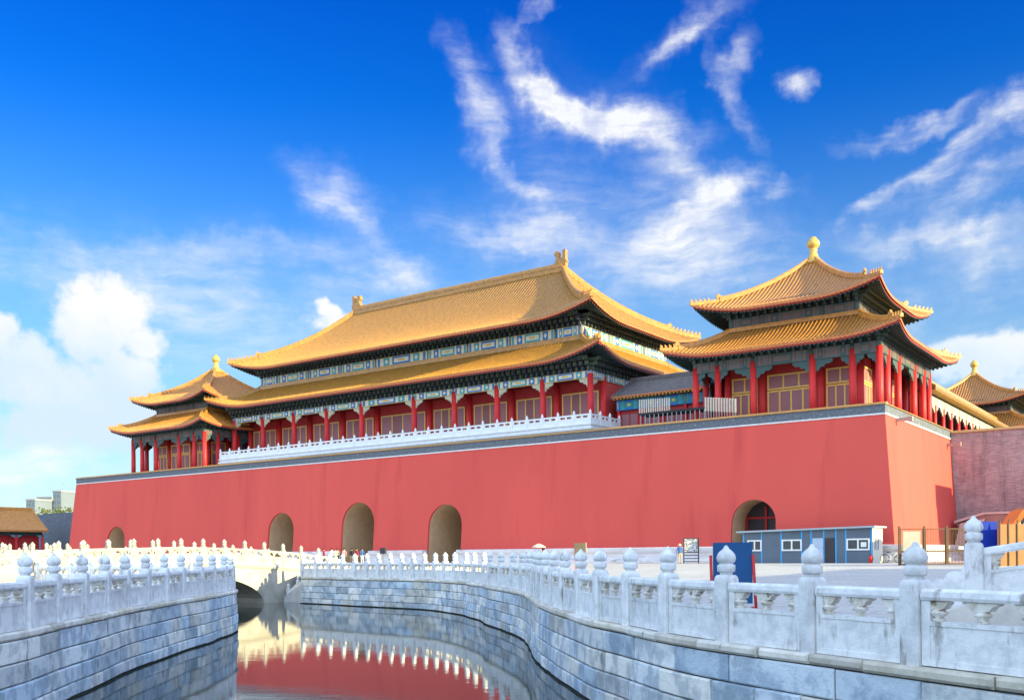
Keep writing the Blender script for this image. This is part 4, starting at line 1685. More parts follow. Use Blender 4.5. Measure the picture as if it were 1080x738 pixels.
def build_pavilion():
    zf = 12.36
    root = gthing('corner_pavilion', 'large square corner pavilion with double roof, nearest on the right end of the wall', 'pavilion', -9.28, 10.35, zf, 'square corner pavilions with gilt finials')
    Z = lambda z: z - zf
    hx, hy = 8.31, 8.35
    b = [0, 2.25, 5.75, 11.25, 14.75, 17.0]
    fx = [-hx + 2 * hx * q / 17.0 for q in b]
    fy = [-hy + 2 * hy * q / 17.0 for q in b]
    ct = 17.82
    cm = col_mesh(Z(ct) + .5, .31, 'pavilion_column')
    bm = brace_mesh(1.75, 1.1, 'pavilion_brace', 'dull_teal')
    bh = brace_mesh(.96, 1.1, 'pavilion_brace_half', 'dull_teal', True)
    inner = 2.25
    for i, x in enumerate(fx):
        for j, y in enumerate(fy):
            edge = i in (0, 5) or j in (0, 5)
            ring2 = (i in (1, 4) and 1 <= j <= 4) or (j in (1, 4) and 1 <= i <= 4)
            if edge or ring2:
                put('column', cm, root, (x, y, 0))
            if i in (0, 5) and j in (0, 5):
                put('corner_brace', bh, root, (x, y, Z(ct)), 0 if i == 0 else math.pi)
                put('corner_brace', bh, root, (x, y, Z(ct) - .003), math.pi / 2 if j == 0 else -math.pi / 2)
                continue
            if j in (0, 5):
                put('corner_brace', bm, root, (x, y, Z(ct)), 0, (.55 if i in (0, 1, 4, 5) else 1, 1, 1))
            if i in (0, 5):
                put('corner_brace', bm, root, (x, y, Z(ct) - .003), math.pi / 2, (.55 if j in (0, 1, 4, 5) else 1, 1, 1))
    # inner room
    ix, iy = fx[4] + .02, fy[4] + .02
    mb = MB()
    for side in range(4):
        L, D = (ix, iy) if side in (0, 2) else (iy, ix)
        f = side_map(side, D)
        for (a, c, z0, z1, m) in ((-L, L, 0, .85, 'grey_brick'), (-L, L, .85, Z(18.2), 'red_timber')):
            v = [f(a, -.30, z0), f(c, -.30, z0), f(c, 0.0, z0), f(a, 0.0, z0), f(a, -.30, z1), f(c, -.30, z1), f(c, 0.0, z1), f(a, 0.0, z1)]
            mb.idx(v, [(0, 3, 2, 1), (4, 5, 6, 7), (0, 1, 5, 4), (1, 2, 6, 5), (2, 3, 7, 6), (3, 0, 4, 7)], m)
    mb.box(-hx, hx, -hy, hy, Z(18.3), Z(18.5), 'soffit')
    mb.build('wall', root)
    for side in range(4):
        D = iy if side in (0, 2) else ix
        f = side_map(side, D)
        xs = fx if side in (0, 2) else fy
        pos = lambda x, y, z, f=f: f(x, -y, z)
        for k in (1, 2, 3):
            window_pair(root, xs[k] + .55, xs[k + 1] - .55, -.012, 1.25, 4.9, 0, 4 if k == 2 else 3, pos, .60)
    for side in range(4):
        D = hy if side in (0, 2) else hx
        xs = fx if side in (0, 2) else fy
        mb = MB()
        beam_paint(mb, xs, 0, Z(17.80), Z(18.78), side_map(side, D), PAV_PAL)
        mb.build('painted_beam', root)
    mb = MB()
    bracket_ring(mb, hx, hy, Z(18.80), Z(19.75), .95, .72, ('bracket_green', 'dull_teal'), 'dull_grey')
    mb.build('bracket_set', root)
    # lower roof
    e = 2.05
    HX, HY, LX, LY = hx + e, hy + e, hx - 2.4, hy - 2.4
    ze, zt = Z(19.15), Z(21.85)
    sf = roof_fn(HX, HY, LX, LY, ze, zt, .64, .80, 5.5, .25)
    mb = MB()
    roof_tiles(mb, HX, HY, LX, LY, sf, .37, 'roof_tile_warm', 8)
    rf = mb.build('roof', root)
    mb = MB()
    eave_under(mb, HX, HY, LX, LY, sf, 2.6, Z(19.95), .37)
    mb.build('eave', rf)
    hips(rf, HX, HY, LX, LY, sf, 0, .36, .42, 5, .42, .62, 'roof_tile_warm', True)
    mb = MB()
    for side in range(4):
        L, D = (LX, LY) if side in (0, 2) else (LY, LX)
        f = side_map(side, D)
        v = [f(-L - .3, .30, zt - .12), f(L + .3, .30, zt - .12), f(L + .3, .24, Z(22.12)), f(-L - .3, .24, Z(22.12)), f(L + .3, -.3, Z(22.16)), f(-L - .3, -.3, Z(22.16))]
        mb.idx(v, [(0, 1, 2, 3), (3, 2, 4, 5)], 'roof_tile_warm')
    mb.build('foot_ridge', rf)
    bx_, by_ = hx - 2.5, hy - 2.5
    mb = MB()
    mb.box(-bx_ + .25, bx_ - .25, -by_ + .25, by_ - .25, Z(18.6), Z(23.9), 'soffit')
    mb.build('wall', root)
    for side in range(4):
        L, D = (bx_, by_) if side in (0, 2) else (by_, bx_)
        xs = [-L, -2.75, 2.75, L]
        mb = MB()
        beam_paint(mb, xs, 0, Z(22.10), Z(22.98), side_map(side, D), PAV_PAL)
        mb.build('painted_beam', root)
    mb = MB()
    bracket_ring(mb, bx_, by_, Z(23.0), Z(23.95), 1.2, .70, ('bracket_green', 'dull_teal'), 'dull_grey')
    mb.build('bracket_set', root)
    e = -.05
    HX, HY, LX, LY = hx + e, hy + e, .35, .35
    ze, zt = Z(23.30), Z(28.75)
    sf = roof_fn(HX, HY, LX, LY, ze, zt, .50, .95, 6.0, .25)
    mb = MB()
    roof_tiles(mb, HX, HY, LX, LY, sf, .37, 'roof_tile_warm', 14)
    rf = mb.build('roof', root)
    mb = MB()
    eave_under(mb, HX, HY, LX, LY, sf, 1.6, Z(24.05), .37)
    mb.build('eave', rf)
    hips(rf, HX, HY, LX, LY, sf, 0, .36, .42, 5, .42, .62, 'roof_tile_warm', True)
    mb = MB()
    mb.lathe([(.70, -.2), (.72, .05), (.55, .18), (.60, .30), (.42, .45), (.46, .58), (.36, .75), (.33, 1.0), (.40, 1.12), (.30, 1.2), (.34, 1.28), (.52, 1.42), (.60, 1.65), (.58, 1.9), (.42, 2.1), (.30, 2.18), (.30, 2.3), (.12, 2.38)],
             'gilt', 18, (0, 0, zt))
    mb.build('finial', rf)
    return root


mat('gilt', (.70, .44, .11), (.58, .36, .09), scale=4, rough=.35, metal=.35)
pav = build_pavilion()
pl = copy_tree(pav)
pl.location = G(-98.9, 10.35, 12.36)
pl['label'] = 'corner pavilion at the far left end of the wall beside the long hall'
pr_ = copy_tree(pav)
pr_.location = G(-9.28, 84.5, 12.0)
pr_['label'] = 'farthest pavilion, half hidden behind the gallery and brown wall on the right'


# ------------------------------------------------------------------ low buildings joining hall and pavilions
def simple_gable(root, hx, hy, zb, z_eave, z_ridge, over, m_roof, pitch=.38, rib=.08, x0=None, concave=.75):
    """two-slope roof with ridge along x"""
    mb = MB()
    H = hy + over
    n = int(2 * (hx + .35) / pitch)
    L = hx + .35
    N = 8
    for sgn in (-1, 1):
        cols = [(-L + 2 * L * (i + o) / n, h) for i in range(n) for o, h in ((0, 0), (.3, .01), (.5, rib), (.7, .01))] + [(L, 0)]
        V = []
        for x, h in cols:
            V.append((sgn * x, sgn * H, z_eave - .16))
            for j in range(N + 1):
                t = j / N
                V.append((sgn * x, sgn * H * (1 - t), z_eave + (z_ridge - z_eave) * (concave * t + (1 - concave) * t * t) + h))
        w = N + 2
        F, Fe = [], []
        for i in range(len(cols) - 1):
            for j in range(w - 1):
                f = (i * w + j, i * w + j + 1, (i + 1) * w + j + 1, (i + 1) * w + j)
                (Fe if j == 0 else F).append(f)
        mb.idx(V, F, m_roof, True)
        mb.idx(V, Fe, 'tile_end')
    for sx in (-1, 1):
        for sgn in (-1, 1):
            mb.sweep([(sx * (L - .05), sgn * H * (1 - t), z_eave + (z_ridge - z_eave) * (concave * t + (1 - concave) * t * t)) for t in [k / 8 for k in range(9)]], .3, .22, m_roof, -.25)
    mb.sweep([(-L, 0, z_ridge), (L, 0, z_ridge)], .36, .42, m_roof, -.1)
    rf = mb.build('roof', root)
    e = MB()
    for sgn in (-1, 1):
        e.face([(-L, sgn * (H - .08), z_eave - .18), (L, sgn * (H - .08), z_eave - .18), (L, sgn * hy, z_eave + .1), (-L, sgn * hy, z_eave + .1)], 'soffit')
        k = int(2 * L / .4)
        for i in range(k):
            x = -L + 2 * L * (i + .3) / k
            y0, y1 = sorted((sgn * (H - .04), sgn * hy))
            e.box(x, x + .15, y0, y1, z_eave - .30, z_eave - .185, 'window_gold')
    e.build('eave', rf)
    g = MB()
    for sx in (-1, 1):
        g.prism([(-hy, z_eave - .1), (hy, z_eave - .1), (0, z_ridge - .35)], sx * hx - .1, sx * hx + .1, 'red_timber', 'yz')
    g.build('gable', root)
    return rf


def link_house(u0, u1, v0, v1, label):
    zf = 12.4
    cx, cy = (u0 + u1) / 2, (v0 + v1) / 2
    root = gthing('side_house', label, 'side house', cx, cy, zf, 'low side houses beside the gate hall')
    hx, hy = (u1 - u0) / 2, (v1 - v0) / 2
    Z = lambda z: z - zf
    simple_gable(root, hx, hy, 0, Z(17.75), Z(19.85), .9, 'grey_tile')
    mb = MB()
    mb.box(-hx, hx, -hy, hy, 0, .9, 'grey_brick')
    mb.box(-hx, hx, -hy + .1, hy - .1, .9, Z(17.55), 'red_timber')
    mb.build('wall', root)
    k = 4
    xs = [-hx + 2 * hx * i / k for i in range(k + 1)]
    cm = col_mesh(Z(16.5), .2, 'side_column')
    for x in xs:
        put('column', cm, root, (x, -hy - .05, 0))
    mb = MB()
    beam_paint(mb, xs, 0, Z(16.35), Z(17.4), side_map(0, hy + .1), ('paint_blue', 'paint_blue', 'paint_cyan', 'paint_green', 'paint_gold'), .2)
    mb.build('painted_beam', root)
    for a, b in zip(xs, xs[1:]):
        w = MB()
        w.box(a + .3, b - .3, -hy - .02, -hy + .098, 1.0, 3.6, 'lattice')
        fr = w.build('window', root)
        f = MB()
        for x in (a + .3, (a + b) / 2, b - .3):
            f.box(x - .06, x + .06, -hy - .07, -hy - .021, 1.0, 3.6, 'red_timber')
        for z in (1.0, 2.2, 3.6):
            f.box(a + .24, b - .24, -hy - .08, -hy - .022, z - .06, z + .06, 'red_timber')
        f.build('frame', fr)


link_house(-29.9, -19.5, 9.2, 15.5, 'low grey roofed side house between the long hall and right pavilion')
link_house(-95.0, -91.6, 9.2, 15.5, 'narrow side house between the left pavilion and long hall')


def wing_gallery():
    """long gallery on the west wing, running away behind the right pavilion"""
    zf = 12.36
    L = 52.0
    root = thing('wing_gallery', 'long low gallery with red columns running back behind the right pavilion', 'gallery', G(-4.6, 22.5 + L / 2, zf), -TH + math.pi / 2)
    # local x now runs along v (away), local y runs towards -u
    Z = lambda z: z - zf
    hx, hy = L / 2, 2.6
    simple_gable(root, hx, hy, 0, Z(17.6), Z(20.0), .95, 'roof_tile')
    n = 14
    xs = [-hx + L * i / n for i in range(n + 1)]
    cm = col_mesh(Z(16.3), .22, 'gallery_column')
    for x in xs:
        put('column', cm, root, (x, -hy + .1, 0))
        put('column', cm, root, (x, hy - .1, 0))
    for side in (0, 2):
        mb = MB()
        beam_paint(mb, xs, 0, Z(16.25), Z(17.05), side_map(side, hy - .1), ('paint_cream', 'brace_cream', 'paint_cream', 'brace_cream', 'brace_cream'), .22)
        mb.build('painted_beam', root)
    bm = brace_mesh(1.3, .8, 'gallery_brace', 'brace_cream')
    for x in xs:
        put('corner_brace', bm, root, (x, -hy + .1, Z(16.24)))
    mb = MB()
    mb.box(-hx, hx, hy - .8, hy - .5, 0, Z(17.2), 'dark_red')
    mb.box(-hx, hx, -hy, hy, Z(17.2), Z(17.35), 'soffit')
    mb.box(-hx - .02, -hx + .25, -hy, hy, 0, Z(17.3), 'red_timber')
    mb.build('wall', root)


wing_gallery()


# ------------------------------------------------------------------ viewing platform by the pavilion
def platform():
    root = gthing('viewing_platform', 'dark raised platform with pale handrail boards beside the right pavilion', 'platform', -19.6, 1.9, 12.36)
    mb = MB()
    mb.box(-3.6, 3.2, -.7, 1.2, 2.05, 2.25, 'deck_dark')
    mb.build('deck', root)
    for x in [-3.4 + .47 * k for k in range(15)]:
        m2 = MB()
        m2.box(x - .04, x + .04, -.66, -.58, .0, 2.05, 'steel')
        m2.build('support', root)
    mb = MB()
    for x in [-3.55 + .24 * k for k in range(14)]:
        mb.box(x, x + .13, -.72, -.66, 2.25, 3.55 - .04 * (x + 3.5), 'rail_cream')
    mb.build('railing', root)
    mb = MB()
    for x in [3.4 + .26 * k for k in range(12)]:
        z = 1.7 - .14 * (x - 3.4)
        mb.box(x, x + .16, -1.05, -.98, z + .1, z + 1.35, 'rail_cream')
        mb.box(x + .04, x + .11, -1.0, -.94, 0, z + .1, 'steel')
    mb.box(3.3, 6.5, -1.10, -.92, .0, .12, 'deck_dark')
    mb.build('railing', root)


platform()


# ------------------------------------------------------------------ brown city wall to the right, with its ramp
def brown_wall():
    root = gthing('city_wall', 'weathered brown brick city wall joining the red wall on the right', 'city wall', 4, 23.3, 0)
    mb = MB()
    x0, x1 = -4.0 + .05, 140
    mb.prism([(-.85, 0), (6, 0), (6, 12.9), (0, 12.9)], x0, x1, 'brown_brick', 'yz')
    mb.build('wall', root)
    mb = MB()
    mb.prism([(-.12, 12.90), (-.12, 12.98), (.35, 13.22), (.9, 12.98), (.9, 12.90)], x0, x1, 'coping_tile', 'yz')
    mb.build('coping', root)
    # buttress tower of the same wall, beyond the edge of the view
    mb = MB()
    mb.prism([(-8.6, 0), (-.9, 0), (-.2, 9.3), (-7.8, 9.3)], 8.4, 18.0, 'brown_brick', 'yz')
    mb.box(8.4, 18.0, -7.9, -1.0, 9.85, 10.0, 'brown_brick')
    for k in range(5):
        mb.box(8.6 + 2.2 * k, 8.9 + 2.2 * k, -7.7, -7.4, 9.31, 9.84, 'brown_brick')
    mb.build('buttress', root)


brown_wall()


def stone_ramp():
    root = gthing('stone_ramp', 'low pinkish stone ramp at the foot of the brown wall', 'ramp', 2.6, 19.5, .3)
    mb = MB()
    mb.prism([(-1.35, 0), (12, 0), (12, 4.4), (1.2, 4.3), (-1.1, 3.5)], .0, 2.6, 'ramp_stone', 'xz')
    mb.build('ramp_body', root)
    mb = MB()
    mb.prism([(-1.45, 3.55), (1.2, 4.32), (12, 4.42), (12, 4.6), (1.1, 4.52), (-1.5, 3.78)], -.12, 2.7, 'ramp_stone_lit', 'xz')
    mb.build('coping', root)
    mb = MB()
    mb.prism([(-1.7, 0), (-.6, 0), (1.3, 3.9), (-.9, 3.5)], -.45, -.0, 'ramp_stone_lit', 'xz')
    mb.build('sloped_parapet', root)


stone_ramp()


# ------------------------------------------------------------------ site cabin
def site_cabin():
    zb = .33
    root = gthing('site_cabin', 'grey blue prefabricated site cabin in front of the red wall', 'cabin', -4.9, -3.7, zb)
    hx, hy = 5.25, 1.35
    H0, H1 = 2.52, 2.72        # the roof rises to the right
    mb = MB()

    def top(x):
        return H0 + (H1 - H0) * (x + hx) / (2 * hx)
    v = [(-hx, -hy, 0), (hx, -hy, 0), (hx, hy, 0), (-hx, hy, 0), (-hx, -hy, top(-hx)), (hx, -hy, top(hx)), (hx, hy, top(hx)), (-hx, hy, top(-hx))]
    mb.idx(v, [(0, 1, 5, 4), (2, 3, 7, 6), (3, 0, 4, 7), (4, 5, 6, 7)], 'shed_panel')
    mb.idx(v, [(1, 2, 6, 5)], 'shed_cream')
    mb.build('wall', root)
    mb = MB()
    z = .005
    v = []
    for (x, y) in ((-hx - .45, -hy - .35), (hx + .25, -hy - .35), (hx + .25, hy + .3), (-hx - .45, hy + .3)):
        v.append((x, y, top(x) + z))
    v += [(a, b, c + .13) for a, b, c in v]
    mb.idx(v, [(0, 3, 2, 1), (4, 5, 6, 7), (0, 1, 5, 4), (1, 2, 6, 5), (2, 3, 7, 6), (3, 0, 4, 7)], 'shed_roof')
    mb.build('roof', root)
    # cyan joint strips
    def X(px):      # pixel column in the photograph -> local x on the front face
        return -hx + (px - 785.0) / (921.5 - 785.0) * 2 * hx * (1 + 0.0)
    for px in (785.6, 806, 827.5, 849.5, 859.5, 872.5, 885, 895, 920.6):
        x = X(px)
        m2 = MB()
        m2.box(x - .055, x + .055, -hy - .02, -hy - .002, 0, top(x) - .02, 'cyan_trim')
        m2.build('trim_strip', root)
    for a, b in ((791, 805.5), (829, 849), (896.5, 918)):
        xa, xb = X(a), X(b)
        m2 = MB()
        m2.box(xa, xb, -hy - .03, -hy - .004, 1.05, 1.85, 'window_glass')
        w = m2.build('window', root)
        f = MB()
        t = .06
        for x in (xa, (xa + xb) / 2, xb):
            f.box(x - t, x + t, -hy - .07, -hy - .031, 1.0, 1.9, 'white_frame')
        for zz in (1.05, 1.85):
            f.box(xa - t, xb + t, -hy - .075, -hy - .032, zz - t, zz + t, 'white_frame')
        f.build('frame', w)
    d = MB()
    xa, xb = X(873.5), X(884)
    d.box(xa, xb, -hy - .022, -hy - .004, .03, 1.98, 'door_dark')
    d.build('doorway', root)
    d = MB()
    xa, xb = X(861), X(872)
    d.box(xa, xb, -hy - .065, -hy - .03, .03, 1.98, 'door_pale')
    dd = d.build('door', root)
    h = MB()
    h.box(xa + .06, xa + .11, -hy - .11, -hy - .066, .9, 1.1, 'steel')
    h.build('handle', dd)
    # cream end wall with its own windows
    for ya in (-.9, -.25):
        m2 = MB()
        m2.box(hx + .004, hx + .03, ya, ya + .42, 1.05, 1.9, 'window_glass')
        w = m2.build('window', root)
        f = MB()
        for q in (ya, ya + .42):
            f.box(hx + .031, hx + .06, q - .04, q + .04, 1.0, 1.95, 'white_frame')
        f.build('frame', w)
    m2 = MB()
    m2.box(X(910), X(915.5), -hy - .034, -hy - .0305, 1.25, 1.62, 'white_frame')
    m2.build('notice', root)


site_cabin()


def extinguishers():
    x = G(.35, -5.6, .33)
    root = thing('fire_extinguisher', 'red fire extinguisher standing before the right end of the cabin', 'fire extinguisher', x, -TH)
    mb = MB()
    for dx in (0,):
        mb.lathe([(.12, 0), (.14, .05), (.14, .45), (.10, .54), (.04, .58), (.04, .64)], 'extinguisher_red', 12, (dx, 0, 0))
    mb.build('cylinder', root)
    mb = MB()
    mb.box(-.10, .08, -.02, .02, .64, .68, 'deck_dark')
    mb.tube([(.04, 0, .62), (.17, 0, .5), (.18, 0, .2)], .018, 'deck_dark')
    mb.build('hose', root)


extinguishers()


def pixel_point(px, py, t):
    """where a thing stands: direction measured from the photograph, real distance t"""
    x, y = px - 540.0, 583.54 - py
    c, s = math.cos(ROLL), math.sin(ROLL)
    X, Zz = (x * c + y * s) / FPX, (-x * s + y * c) / FPX
    return Vector((X * t, t, EYE + Zz * t))


# ------------------------------------------------------------------ boards and signs
def blue_sign():
    root = thing('sign_board', 'plain dark blue sign board on two red posts behind the near balustrade', 'sign', (4.92, 22.0, 0), math.radians(-6))
    mb = MB()
    mb.box(-.43, .43, -.02, .02, .14, 1.50, 'sign_blue')
    mb.build('board', root)
    for s, lean in ((-1, .015), (1, .03)):
        p = MB()
        p.tube([(s * .47 + lean, -.05, 0), (s * .47 - lean, -.05, 1.22)], .034, 'post_red', 8)
        p.tube([(s * .47, -.32, .03), (s * .47, .32, .03)], .03, 'post_red', 6)
        p.build('post', root)


blue_sign()


def boards():
    p = pixel_point(612.5, 600, 42)
    root = thing('notice_board', 'small brown board on thin posts behind the curve of the balustrade', 'notice board', (p.x, p.y, 0), math.radians(4))
    mb = MB()
    mb.box(-.27, .22, -.02, .02, 1.05, 1.72, 'board_brown')
    mb.build('board', root)
    for x, m in ((-.20, 'post_red'), (.24, 'cream_panel')):
        q = MB()
        q.box(x - .025, x + .025, .022, .06, 0, 1.74 if x > 0 else 1.1, m)
        q.build('post', root)
    p = pixel_point(729, 590, 84)
    root = thing('information_board', 'information board with a map in a dark frame before the red wall', 'information board', (p.x, p.y, .30), -.2)
    mb = MB()
    mb.box(-.60, .60, -.03, .03, 1.0, 2.12, 'board_paper')
    mb.build('map_sheet', root)
    mb = MB()
    for x in (-.62, .62):
        mb.box(x - .05, x + .05, -.06, .06, 0, 2.2, 'board_frame')
    for z in (.98, 2.15, .72, .45, .2):
        mb.box(-.57, .57, -.05, .05, z - .035, z + .035, 'board_frame')
    mb.build('frame', root)
    root = gthing('display_box', 'dark grey display box on a post in front of the gateways', 'display box', -49.0, -7.0, .3)
    mb = MB()
    mb.box(-.36, .36, -.12, .12, 1.1, 1.72, 'board_frame')
    mb.build('box', root)
    mb = MB()
    mb.box(-.05, .05, -.05, .05, 0, 1.1, 'steel')
    mb.build('post', root)


boards()


# ------------------------------------------------------------------ fences on the right
def site_fences():
    # brown metal gate of three leaves
    p0 = pixel_point(948.5, 590, 66)
    p1 = pixel_point(1020, 590, 66)
    mid = (p0 + p1) / 2
    L = (p1 - p0).length
    H = 2.55
    root = thing('metal_gate', 'brown metal gate of three leaves, one with a cream panel', 'gate', (mid.x, mid.y, .2), 0)
    xs = [-L / 2, -L / 2 + .37 * L, -L / 2 + .70 * L, L / 2]
    for x in xs:
        q = MB()
        q.box(x - .06, x + .06, -.06, .06, 0, H + .15, 'metal_brown')
        q.build('post', root)
    for i, (a, b) in enumerate(zip(xs, xs[1:])):
        q = MB()
        a, b = a + .10, b - .10
        for z in (.15, 1.0, H - .05):
            q.box(a, b, -.03, .03, z - .04, z + .04, 'metal_brown')
        for x in (a, b):
            q.box(x - .035, x + .035, -.028, .028, .11, H - .01, 'metal_brown')
        lf = q.build('leaf', root)
        s = MB()
        if i == 0:
            s.box(a + .16, b - .16, -.018, .018, .3, H - .2, 'cream_panel')
            s.build('panel', lf)
        else:
            n = 12
            for k in range(1, n):
                x = a + (b - a) * k / n
                s.box(x - .012, x + .012, -.012, .012, .15, H - .05, 'metal_brown')
            s.build('bars', lf)
            s = MB()
            s.box((a + b) / 2 + .1, (a + b) / 2 + .42, -.05, -.035, 1.12, 1.32, 'white_frame')
            s.build('plate', lf)
    # blue hoarding
    p0, p1 = pixel_point(1030, 590, 62), pixel_point(1052, 590, 62)
    mid = (p0 + p1) / 2
    L = (p1 - p0).length
    root = thing('blue_hoarding', 'bright blue hoarding panel between the gate and ochre fence', 'hoarding', (mid.x, mid.y, .1))
    q = MB()
    q.box(-L / 2, L / 2, -.02, .02, .05, 2.95, 'hoarding_blue')
    q.build('panel', root)
    q = MB()
    for x in (-L / 2 + .04, L / 2 - .04):
        q.box(x - .04, x + .04, .022, .10, 0, 2.9, 'steel')
    q.build('post', root)
    # ochre fence with spiked posts
    p0, p1 = pixel_point(1053.5, 590, 61), pixel_point(1110, 590, 61.5)
    mid = (p0 + p1) / 2
    d = p1 - p0
    L = d.length
    root = thing('ochre_fence', 'ochre boarded fence with dark thin posts at the right edge', 'fence', (mid.x, mid.y, .1), math.atan2(d.y, d.x))
    q = MB()
    q.box(-L / 2, L / 2, -.025, .025, .1, 2.75, 'fence_ochre')
    q.build('boarding', root)
    n = 6
    for k in range(n + 1):
        x = -L / 2 + .05 + (L - .1) * k / n
        q = MB()
        q.box(x - .03, x + .03, -.09, -.028, 0, 2.9, 'metal_brown')
        q.lathe([(.045, 2.9), (.02, 3.02), (.005, 3.25)], 'metal_brown', 6, (x, -.06, 0))
        q.build('post', root)


site_fences()


def kiosk():
    t = 70
    p = pixel_point(1061, 590, t)
    root = thing('kiosk', 'orange framed kiosk with slanted side and dark glass at the right edge', 'kiosk', (p.x, p.y, .2), math.radians(-8))
    # outline in metres right of p
    H = 4.1
    q = MB()
    fr = [(-.15, 0), (-.15, 2.0), (1.15, 3.9), (1.6, H), (6, H), (6, H - .32), (1.75, H - .32), (1.4, 3.65), (.15, 1.9), (.25, 0)]
    q.prism(fr, -.1, 2.4, 'orange_paint', 'xz')
    q.build('frame', root)
    q = MB()
    q.prism([(.15, 0), (.15, 1.9), (1.0, 3.1), (1.0, 0)], .0, .1, 'parasol_cream', 'xz')
    q.build('side_panel', root)
    q = MB()
    q.prism([(1.0, 0), (1.0, 3.1), (1.4, 3.65), (1.75, H - .32), (6, H - .32), (6, 0)], .02, .12, 'window_glass', 'xz')
    q.build('glass', root)
    q = MB()
    ring = []
    for k in range(25):
        a = 2 * math.pi * k / 24
        ring.append((1.5 + .32 * math.cos(a), -.03, 2.75 + .32 * math.sin(a)))
    q.tube(ring, .05, 'white_frame', 6)
    q.build('round_emblem', root)


kiosk()


# ------------------------------------------------------------------ near right: sloping rail of a ramp
def ramp_rail():
    a = Vector((7.26, 15.5))
    d = Vector((.93, -.36)).normalized()
    ang = math.atan2(d.y, d.x)
    root = thing('ramp_balustrade', 'marble balustrade climbing a ramp on the right, with a scrolled end stone', 'balustrade', (a.x, a.y, 0), ang)
    sl = .16
    z0 = .44
    st = 1.9
    for k in range(4):
        put('post', POST, root, (k * st, 0, z0 + sl * st * k), 0)
    pm = panel_mesh(st - .27, 'panel_ramp', sl * (st - .27))
    for k in range(3):
        put('panel', pm, root, ((k + .5) * st, 0, z0 + sl * st * (k + .5)), 0)
    mb = MB()
    # drum stone: three falling lobes
    poly = [(-.13, 0), (-.13, 1.02)]
    for cx, cz, r in ((-.27, .80, .16), (-.50, .68, .15), (-.76, .52, .20)):
        for k in range(8):
            an = math.radians(70 + k * 14)
            poly.append((cx + r * math.cos(an), cz + r * math.sin(an)))
    poly += [(-.98, .2), (-1.02, 0)]
    mb.prism(poly, -.075, .075, 'marble', 'xz')
    mb.build('drum_stone', root)
    mb = MB()
    mb.prism([(-1.2, -.3), (6.2, -.3), (6.2, z0 + sl * 6.2), (-.2, z0 - .02), (-1.2, .005)], -.32, 3.2, 'curb_plain', 'xz')
    mb.build('ramp_body', root)
    return root


mat('curb_plain', (.66, .63, .57), (.52, .50, .46), scale=2, rough=.8, bump=.5, bscale=8)
ramp_rail()


def bags():
    for dx, m, lab in ((1.22, 'cloth_dark', 'black bag set down behind the ramp balustrade at the right edge'), (1.62, 'cloth_blue', 'blue bag set down behind the ramp balustrade at the right edge')):
        a = Vector((7.26, 15.5)) + Vector((.93, -.36)).normalized() * dx + Vector((.36, .93)).normalized() * .55
        z = .44 + .16 * dx - .02
        root = thing('bag', lab, 'bag', (a.x, a.y, z), .3)
        mb = MB()
        mb.chbox(-.15, .15, -.12, .12, 0, .72, .06, m)
        mb.build('body', root)
        mb = MB()
        mb.tube([(-.08, 0, .70), (-.06, 0, .80), (.06, 0, .80), (.08, 0, .70)], .014, 'rubber', 6)
        mb.build('handle', root)


bags()


